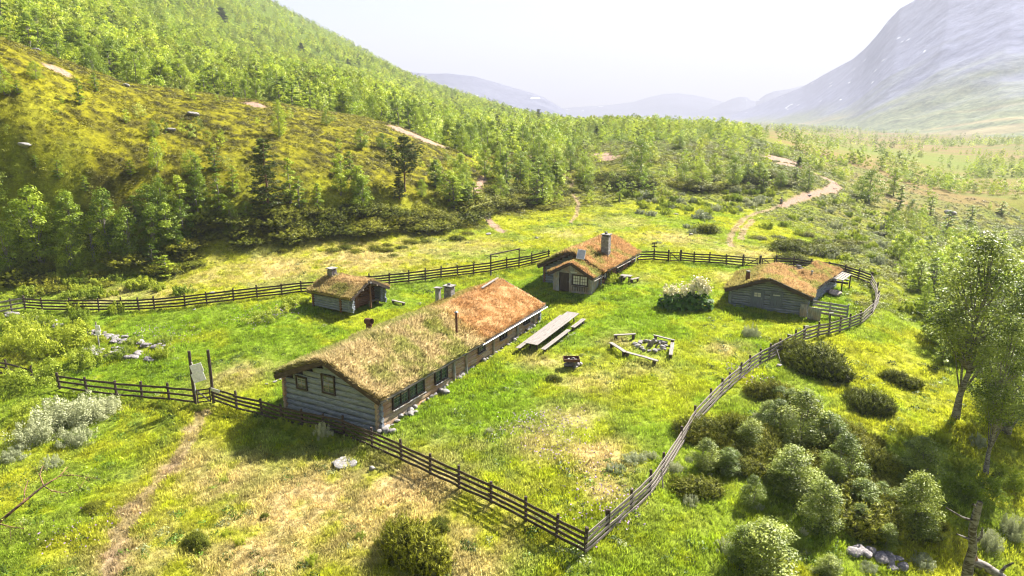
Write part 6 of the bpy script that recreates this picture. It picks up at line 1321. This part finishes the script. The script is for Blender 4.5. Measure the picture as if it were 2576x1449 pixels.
# leafy shrubs
SL = [(120, 905, 190, 130, 'shrub', 'big green willow thicket around the left stone rows'), (40, 890, 150, 110, 'shrub', 'leafy thicket at the left frame edge above the fence'), (200, 930, 120, 80, 'shrub', 'low leafy bush below the left stone rows'), (60, 985, 180, 90, 'shrub', 'bushes covering the broken fence at the left edge'), (190, 820, 60, 70, 'shrub', 'small leafy bush at the start of the stone row'), (285, 782+12, 50, 56, 'shrub', 'leafy bush standing in the gap of the back fence'), (183, 790, 62, 60, 'shrub', 'leafy bush over the left back fence'), (450, 745, 64, 44, 'shrub', 'rounded pale green bush behind the leaning fence'), (330, 730, 60, 40, 'shrub', 'yellow green bush at the left slope foot'), (395, 735, 40, 36, 'shrub', 'little bush left of the rounded pale one'),
      (300, 905, 70, 50, 'shrub', 'leafy weeds in front of the nearer stone row'), (240, 868, 50, 34, 'shrub', 'weeds between the two stone rows'), (330, 872, 60, 30, 'shrub', 'low weeds in the middle of the stone rows'), (170, 860, 90, 70, 'shrub', 'willow bush at the left end of the stone rows'), (60, 840, 120, 70, 'shrub', 'green bush under the corner stone pile'), (110, 820, 50, 40, 'shrub', 'small bush among the corner stones'), (20, 830, 70, 60, 'shrub', 'bush at the left frame edge below the fence'),
      (150, 1090, 210, 110, 'willow', 'large silver grey willow mound by the left front fence'), (240, 1060, 110, 70, 'willow', 'greener end of the silver willow mound near the fence'), (60, 1130, 150, 90, 'willow', 'silver willow mound at the left frame edge'), (20, 1168, 80, 50, 'willow', 'lowest pale willow at the left edge'), (120, 1185, 60, 50, 'willow', 'small pale willow twig bush under the big mound'), (180, 1130, 100, 60, 'willow', 'front lobe of the silver grey willow mound'), (60, 1060, 120, 60, 'shrub', 'green bush between the willow mounds'),
      (400, 905, 60, 60, 'shrub', 'nettle bush at the end of the left stone rows'), (405, 870, 60, 40, 'shrub', 'dark leafy clump among lilac flowers by the stones'), (655, 815, 110, 36, 'shrub', 'low weeds with lilac flowers left of the sauna hut'), (740, 770, 80, 34, 'shrub', 'weeds below the sauna hut wall'), (700, 790, 80, 30, 'shrub', 'weed patch left of the sauna hut'),
      (810, 1112, 60, 70, 'willow', 'tall pale flowering weed against the dark gable shade'), (1548, 715, 60, 46, 'shrub', 'bright green weed bush at the right wall of the middle cabin'), (1512, 730, 30, 24, 'shrub', 'small bright weed at the porch corner'), (1893, 850, 52, 50, 'willow', 'white flowering bush in the meadow below the outhouse'), (1965, 872, 44, 44, 'shrub', 'airy sapling touching the right fence'), (1232, 1095, 30, 26, 'willow', 'single white flowered plant in the farmhouse meadow'),
      (1600, 1170, 80, 36, 'willow', 'pale willow scrub inside the lower right fence'), (1550, 1190, 60, 30, 'willow', 'left end of the pale willow scrub in the meadow'), (1640, 1160, 50, 30, 'willow', 'right end of the pale willow scrub in the meadow'), (1700, 1195, 60, 46, 'willow', 'pale willow just outside the lower right fence'), (1720, 1225, 60, 40, 'shrub', 'green scrub under the pale willow outside the fence'), (2465, 1130, 50, 46, 'willow', 'pale flowering willow under the right birches'),
      (2480, 1290, 190, 110, 'shrub', 'dark shaded leafy thicket at the lower right'), (2560, 1250, 120, 90, 'shrub', 'shaded bushes at the right frame edge'), (2500, 1400, 90, 70, 'willow', 'pale leafed bush above the fallen log'), (2560, 1370, 80, 90, 'willow', 'pale flowering bush at the right frame edge'), (2190, 1445, 60, 30, 'willow', 'pale shrub in front of the dark boulder pile'), (2330, 1440, 90, 36, 'willow', 'pale low shrub left of the snag'), (2380, 1120, 50, 50, 'shrub', 'bush at the foot of the leaning birch'), (2430, 1190, 60, 40, 'shrub', 'low bush right below the leaning birch'),
      (600, 1375, 36, 34, 'shrub', 'small sapling in the dry foreground grass'), (565, 1350, 30, 24, 'shrub', 'tiny sapling left of the foreground sapling'), (780, 1425, 50, 36, 'shrub', 'thin sapling at the bottom left of the big juniper'), (905, 1360, 40, 30, 'shrub', 'small shrub left above the big bottom juniper'), (560, 1218, 30, 24, 'shrub', 'tiny sapling in the middle foreground'), (1745, 590+0, 30, 22, 'willow', 'pale bush right of the white stone on the track side'),
      (1655, 615, 26, 12, 'willow', 'small grey willow in the grass above the signpost'), (1730, 575, 30, 16, 'willow', 'small grey willow beside the track juniper'), (1770, 520+34, 60, 34, 'willow', 'pale willow at the lower edge of the scrub'), (1640, 545, 40, 20, 'willow', 'light grey willow at the meadow rim'), (1612, 540, 36, 18, 'willow', 'left light grey willow at the meadow rim'), (2470, 1449, 60, 40, 'shrub', 'leaves growing below the fallen log')]
for a, b_, wd, hp, k, l in SL: bush(a, b_, wd, hp, k, l, None, 'willow_shrub' if k == 'willow' else 'leafy_shrub', 'shrub')
for k in range(10):
    t = k/9; a = 700+130*t; bush(a, 1068+55*t+rj.uniform(-6, 14), rj.uniform(40, 70), rj.uniform(26, 44), 'shrub', 'dark nettle clump in the shade between gable and fence', 'nettles at the farmhouse gable', 'nettle_clump', 'nettles')
for k in range(16):
    t = k/15; a = 300+200*t; bush(a, 1018+12*t+rj.uniform(-4, 10), rj.uniform(24, 44), rj.uniform(14, 24), 'shrub', 'leafy weed clump under the front fence left of the gate', 'weeds under the front fence', 'weed_clump', 'weeds')
rt = np.random.default_rng(91)
TH = [hit(*q) for q in ((1770, 1120), (1900, 1020), (2040, 1010), (2180, 1100), (2300, 1200), (2340, 1400), (2200, 1430), (2080, 1340), (1960, 1300), (1850, 1230))]; k = 0
while k < 15:
    x = rt.uniform(min(p.x for p in TH), max(p.x for p in TH)); y = rt.uniform(min(p.y for p in TH), max(p.y for p in TH))
    if not inside(np.array([x]), np.array([y]), TH)[0]: continue
    z = gz(x, y); q = proj(x, y, z); h = rt.uniform(.7, 1.9); k += 1
    tree(x, y, h, h*rt.uniform(.6, .9)/3.4*1.3, BIRN[k % 4], lm_label(q[0], q[1], 'young birch in the lower right thicket'), 'young birches of the lower right thicket', 'birch_bush', 'birch bush', z=z)
# random scrub right of the track, mid slope, scrub left of the track
NS = 0
def scrub(n, poly, hr, kinds, lab, group, seed):
    global NS
    rg = np.random.default_rng(seed); P = [hit(*q) for q in poly]; xs = [p.x for p in P]; ys = [p.y for p in P]; k = 0
    while k < n:
        x = rg.uniform(min(xs), max(xs)); y = rg.uniform(min(ys), max(ys))
        if not inside(np.array([x]), np.array([y]), P)[0] or dist_poly(np.array([x]), np.array([y]), ROADW)[0] < 2.6 or inside(np.array([x]), np.array([y]), YARD)[0]: continue
        z = gz(x, y); q = proj(x, y, z); h = rg.uniform(*hr); kd = kinds[int(rg.integers(0, len(kinds)))]; Z = y*cP-(z-CAM_H)*sP; wd = h*rg.uniform(1.0, 1.7)*FPX/Z
        k += 1
        if dist_poly(np.array([q[0]]), np.array([q[1]-8]), ROADPX)[0] < 13: continue
        bush(0, 0, wd, h*FPX/Z, kd, lm_label(q[0], q[1], f'{lab} {"silver willow" if kd == "willow" else "leafy green shrub"}'), group, 'willow_shrub' if kd == 'willow' else 'leafy_shrub', 'shrub', (x, y, z)); NS += 1
GS = 'scrub on the slopes around the track'
scrub(130, [(1900, 560), (2110, 500), (2300, 560), (2560, 640), (2560, 800), (2330, 760), (2190, 700), (1960, 640)], (.6, 2.0), ['shrub', 'shrub', 'shrub', 'willow'], 'low', GS, 601)
scrub(110, [(1570, 490), (1950, 470), (1960, 505), (1830, 545), (1640, 540)], (.7, 1.9), ['shrub', 'shrub', 'shrub', 'willow'], 'low', GS, 602)
scrub(30, [(0, 640), (470, 600), (480, 690), (300, 750), (0, 760)], (.8, 2.2), ['shrub'], 'shaded', GS, 603)
scrub(26, [(2200, 780), (2576, 800), (2576, 1010), (2470, 1000), (2320, 800)], (1.0, 3.0), ['shrub'], 'tall', GS, 604)
scrub(24, [(1720, 1120), (1900, 1000), (2250, 1120), (2330, 1449), (1750, 1449)], (.3, .8), ['shrub', 'willow'], 'little', GS, 605)
# ------------------------------------------------------------------ special plants
def rhubarb():
    p = hit(1727, 775); e = thing('rhubarb_clump', tuple(p), 'huge dark leafed plant clump with cream flower plumes in the yard', 'plant'); rng = np.random.default_rng(5)
    P = []; Nn = []
    for cx_, r, n in ((-1.1, 1.5, 260), (1.0, 1.5, 260), (0, 1.3, 160)):
        u = sphere_pts(n, rng); u[:, 2] = np.abs(u[:, 2]); P.append(u*np.array([r, r*.8, 1.3])*rng.uniform(.7, 1.05, n)[:, None]+np.array([cx_, 0, .15])); Nn.append(u+np.array([0, 0, .9]))
    V, F, C = leaves(np.concatenate(P), np.concatenate(Nn), .48, .85, rng); obj('foliage', mesh_np('rhubarb_leaves', V, F, [M['rhubarb']], col=C), e)
    T = []; Pf = []
    for k, (x, h) in enumerate(((-1.9, 1.4), (-1.5, 1.6), (-1.0, 1.45), (-.5, 1.7), (-.2, 1.5), (.4, 1.7), (.7, 2.0), (1.0, 2.35), (1.35, 2.2), (1.6, 1.9), (1.1, 1.9), (1.9, 1.7))):
        y = rng.uniform(-.3, .4); T.append(tube([(x*.8, y, .3), (x, y, h)], [.03, .02], 5)); n = 170; q = rng.normal(0, 1, (n, 3))*np.array([.16, .16, .32])+np.array([x, y, h]); Pf.append(q)
    V, F, C = join(T); obj('stem', mesh_np('plume_stems', V, F, [M['rhubarb']], col=C), e); P = np.concatenate(Pf); V, F, C = leaves(P, rng.normal(0, 1, P.shape), .17, .9, rng); obj('flower_plume', mesh_np('plumes', V, F, [M['cream']], col=C), e)
rhubarb()
def snag():
    p = hit(2430, 1470); top = vert(p.x, p.y, 1262); h = top-p.z; k = h/3.6; e = thing('dead_snag', tuple(p), 'dead bare tree snag with two stub branches at the lower right', 'dead tree')
    V, F, C = tube([(0, 0, -.2), (-.05*k, 0, .8*k), (.0, 0, 1.6*k), (-.15*k, 0, 2.4*k), (-.12*k, 0, 3.1*k), (-.05*k, 0, 3.6*k)], [.26, .22, .18, .17, .17, .11], 9); obj('trunk', mesh_np('snag', V, F, [M['bark_grey']], smooth=True, col=C), e)
    for pts in ([(-.1*k, 0, 2.75*k), (-.7*k, -.1, 3.0*k), (-1.3*k, 0, 3.35*k)], [(0, 0, 1.9*k), (-.45*k, 0, 2.1*k), (-.75*k, -.05, 2.25*k)], [(0, 0, 1.8*k), (.25*k, 0, 2.1*k), (.22*k, 0, 2.5*k)], [(-.12*k, 0, 3.3*k), (-.3*k, 0, 3.5*k)]):
        V, F, C = tube(pts, [.08, .055, .03][:len(pts)], 6); obj('branch', mesh_np('branch', V, F, [M['bark_grey']], smooth=True, col=C), e)
snag()
def fallen():
    A = hit(2448, 1408, .4); B = hit(2545, 1470, .3); e = thing('fallen_log', tuple(A), 'pale fallen trunk with a broken upturned end at the lower right', 'log'); q = B-A
    V, F, C = tube([(0, 0, .3), q*.3+Vector((0, 0, .42)), q*.7+Vector((0, 0, .38)), q+Vector((0, 0, .3)), q*1.6+Vector((0, 0, .3))], [.24, .22, .2, .19, .16], 10); obj('trunk', mesh_np('log', V, F, [M['bark']], smooth=True, col=C), e)
    V, F, C = tube([(.05, 0, .3), (-.1, 0, .75), (.02, .05, 1.25)], [.25, .16, .03], 7); obj('broken_end', mesh_np('splinter', V, F, [M['bark_dark']], smooth=True, col=C), e)
    V, F, C = tube([q*.65+Vector((0, 0, .35)), q*.72+Vector((.12, 0, .9)), q*.85+Vector((.2, 0, 1.3))], [.1, .07, .04], 6); obj('branch', mesh_np('branch', V, F, [M['bark_grey']], smooth=True, col=C), e)
fallen()
def leaning_branch():
    A = hit(-30, 1330); e = thing('sparse_birch', tuple(A), 'thin dark leaning birch reaching in from the lower left edge', 'birch'); rng = np.random.default_rng(9)
    def P(px_, py_, f):
        q = hit(px_, py_, 2.0*f); z = vert(q.x, q.y, py_); return Vector((q.x, q.y, z))-A
    main = [Vector((0, 0, -.1)), P(0, 1312, .5), P(60, 1262, .8), P(110, 1222, 1.0), P(150, 1198, 1.1), P(172, 1172, 1.2)]; T = [tube(main, [.09, .08, .07, .05, .035, .015], 7)]; tips = [main[-1]]
    for pts in ([P(110, 1222, 1), P(130, 1235, 1.), P(165, 1240, 1.1), P(200, 1228, 1.1)], [P(60, 1262, .8), P(62, 1235, 1), P(70, 1210, 1.1)], [P(0, 1318, .5), P(25, 1325, .6), P(60, 1330, .6)], [P(110, 1222, 1), P(100, 1195, 1.1), P(108, 1170, 1.2)], [P(150, 1198, 1.1), P(180, 1195, 1.1), P(215, 1200, 1.2)]):
        T.append(tube(pts, [.035, .028, .02, .01][:len(pts)], 5)); tips += pts[1:]
        for q in pts[1:]:
            for _ in range(2): r = q+Vector(rng.normal(0, .35, 3)); T.append(tube([q, r], [.012, .006], 4)); tips.append(r)
    V, F, C = join(T); obj('trunk', mesh_np('branch', V, F, [M['bark_dark']], smooth=True, col=C), e)
    Pn = np.concatenate([np.array(t)+rng.normal(0, .2, (34, 3)) for t in tips]); V, F, C = leaves(Pn, rng.normal(0, 1, Pn.shape)+np.array([0, 0, .8]), .085, .7, rng); obj('crown', mesh_np('leaves', V, F, [M['birch_near']], col=C), e)
leaning_branch()
# wildflowers: tiny blossoms, nobody could count them
def flowers(spots, n, mat, nm, label, size=.05):
    rng = np.random.default_rng(len(nm)); P = []
    for a, b_, r in spots:
        p = hit(a, b_); q = rng.normal(0, 1, (n, 2))*r*.5; x = p.x+q[:, 0]; y = p.y+q[:, 1]; P.append(np.stack([x, y, ground(x, y)+rng.uniform(.18, .42, n)], 1))
    P = np.concatenate(P); V, F, C = leaves(P, rng.normal(0, .4, P.shape)+np.array([0, -.3, 1]), size, .9, rng); o = obj(nm, mesh_np(nm, V, F, [M[mat]], col=C)); tag(o, label, 'flowers', None, 'stuff')
flowers([(400, 862, 3), (440, 850, 2.5), (360, 842, 2), (620, 805, 2.5), (680, 800, 2), (700, 790, 2), (1380, 1125, 2.2), (1420, 1075, 2), (1450, 1150, 2), (1490, 1235, 2.5), (1520, 1300, 2), (1300, 1085, 1.5), (1860, 935, 1), (1900, 965, 1), (2160, 600, 4), (170, 1350, 2), (1545, 1270, 2), (1350, 1060, 1.5)], 90, 'lilac', 'lilac_wildflowers', 'scattered lilac cranesbill flowers in the meadow', .085)
M['yellow'] = flat_mat('yellow_flower', (.5, .35, .01)); flowers([(560, 1050, 3), (700, 1120, 3), (820, 1125, 2.5), (1480, 1180, 3), (1750, 900, 4), (1600, 920, 4), (1450, 905, 3), (440, 1000, 3), (1320, 1170, 3), (1400, 990, 3), (1900, 900, 3)], 45, 'yellow', 'yellow_wildflowers', 'sprinkled yellow buttercups in the grass', .06)
sow_grass(); sow_heath(); sow_weeds()
# ------------------------------------------------------------------ haze: one closed box of thin air round camera and scene
bm = bmesh.new(); bmesh.ops.create_cube(bm, size=1.0); me = D.meshes.new('haze'); bm.to_mesh(me); bm.free(); hz = obj('haze', me); hz['kind'] = 'stuff'; hz['label'] = 'thin pale haze filling the valley air'
hz.scale = (22000, 22000, 960); hz.location = (0, 0, -60+480)
m = D.materials.new('haze_air'); m.use_nodes = True; n = m.node_tree; n.nodes.clear(); out = n.nodes.new('ShaderNodeOutputMaterial'); v = n.nodes.new('ShaderNodeVolumePrincipled'); n.links.new(v.outputs[0], out.inputs['Volume'])
v.inputs['Color'].default_value = (.425, .445, .545, 1); v.inputs['Density'].default_value = HAZE_DENSITY; v.inputs['Anisotropy'].default_value = .1; me.materials.append(m)
print('individual birches', NTREE, 'junipers', NJ, 'scrub', NS, 'rest', len(rest))
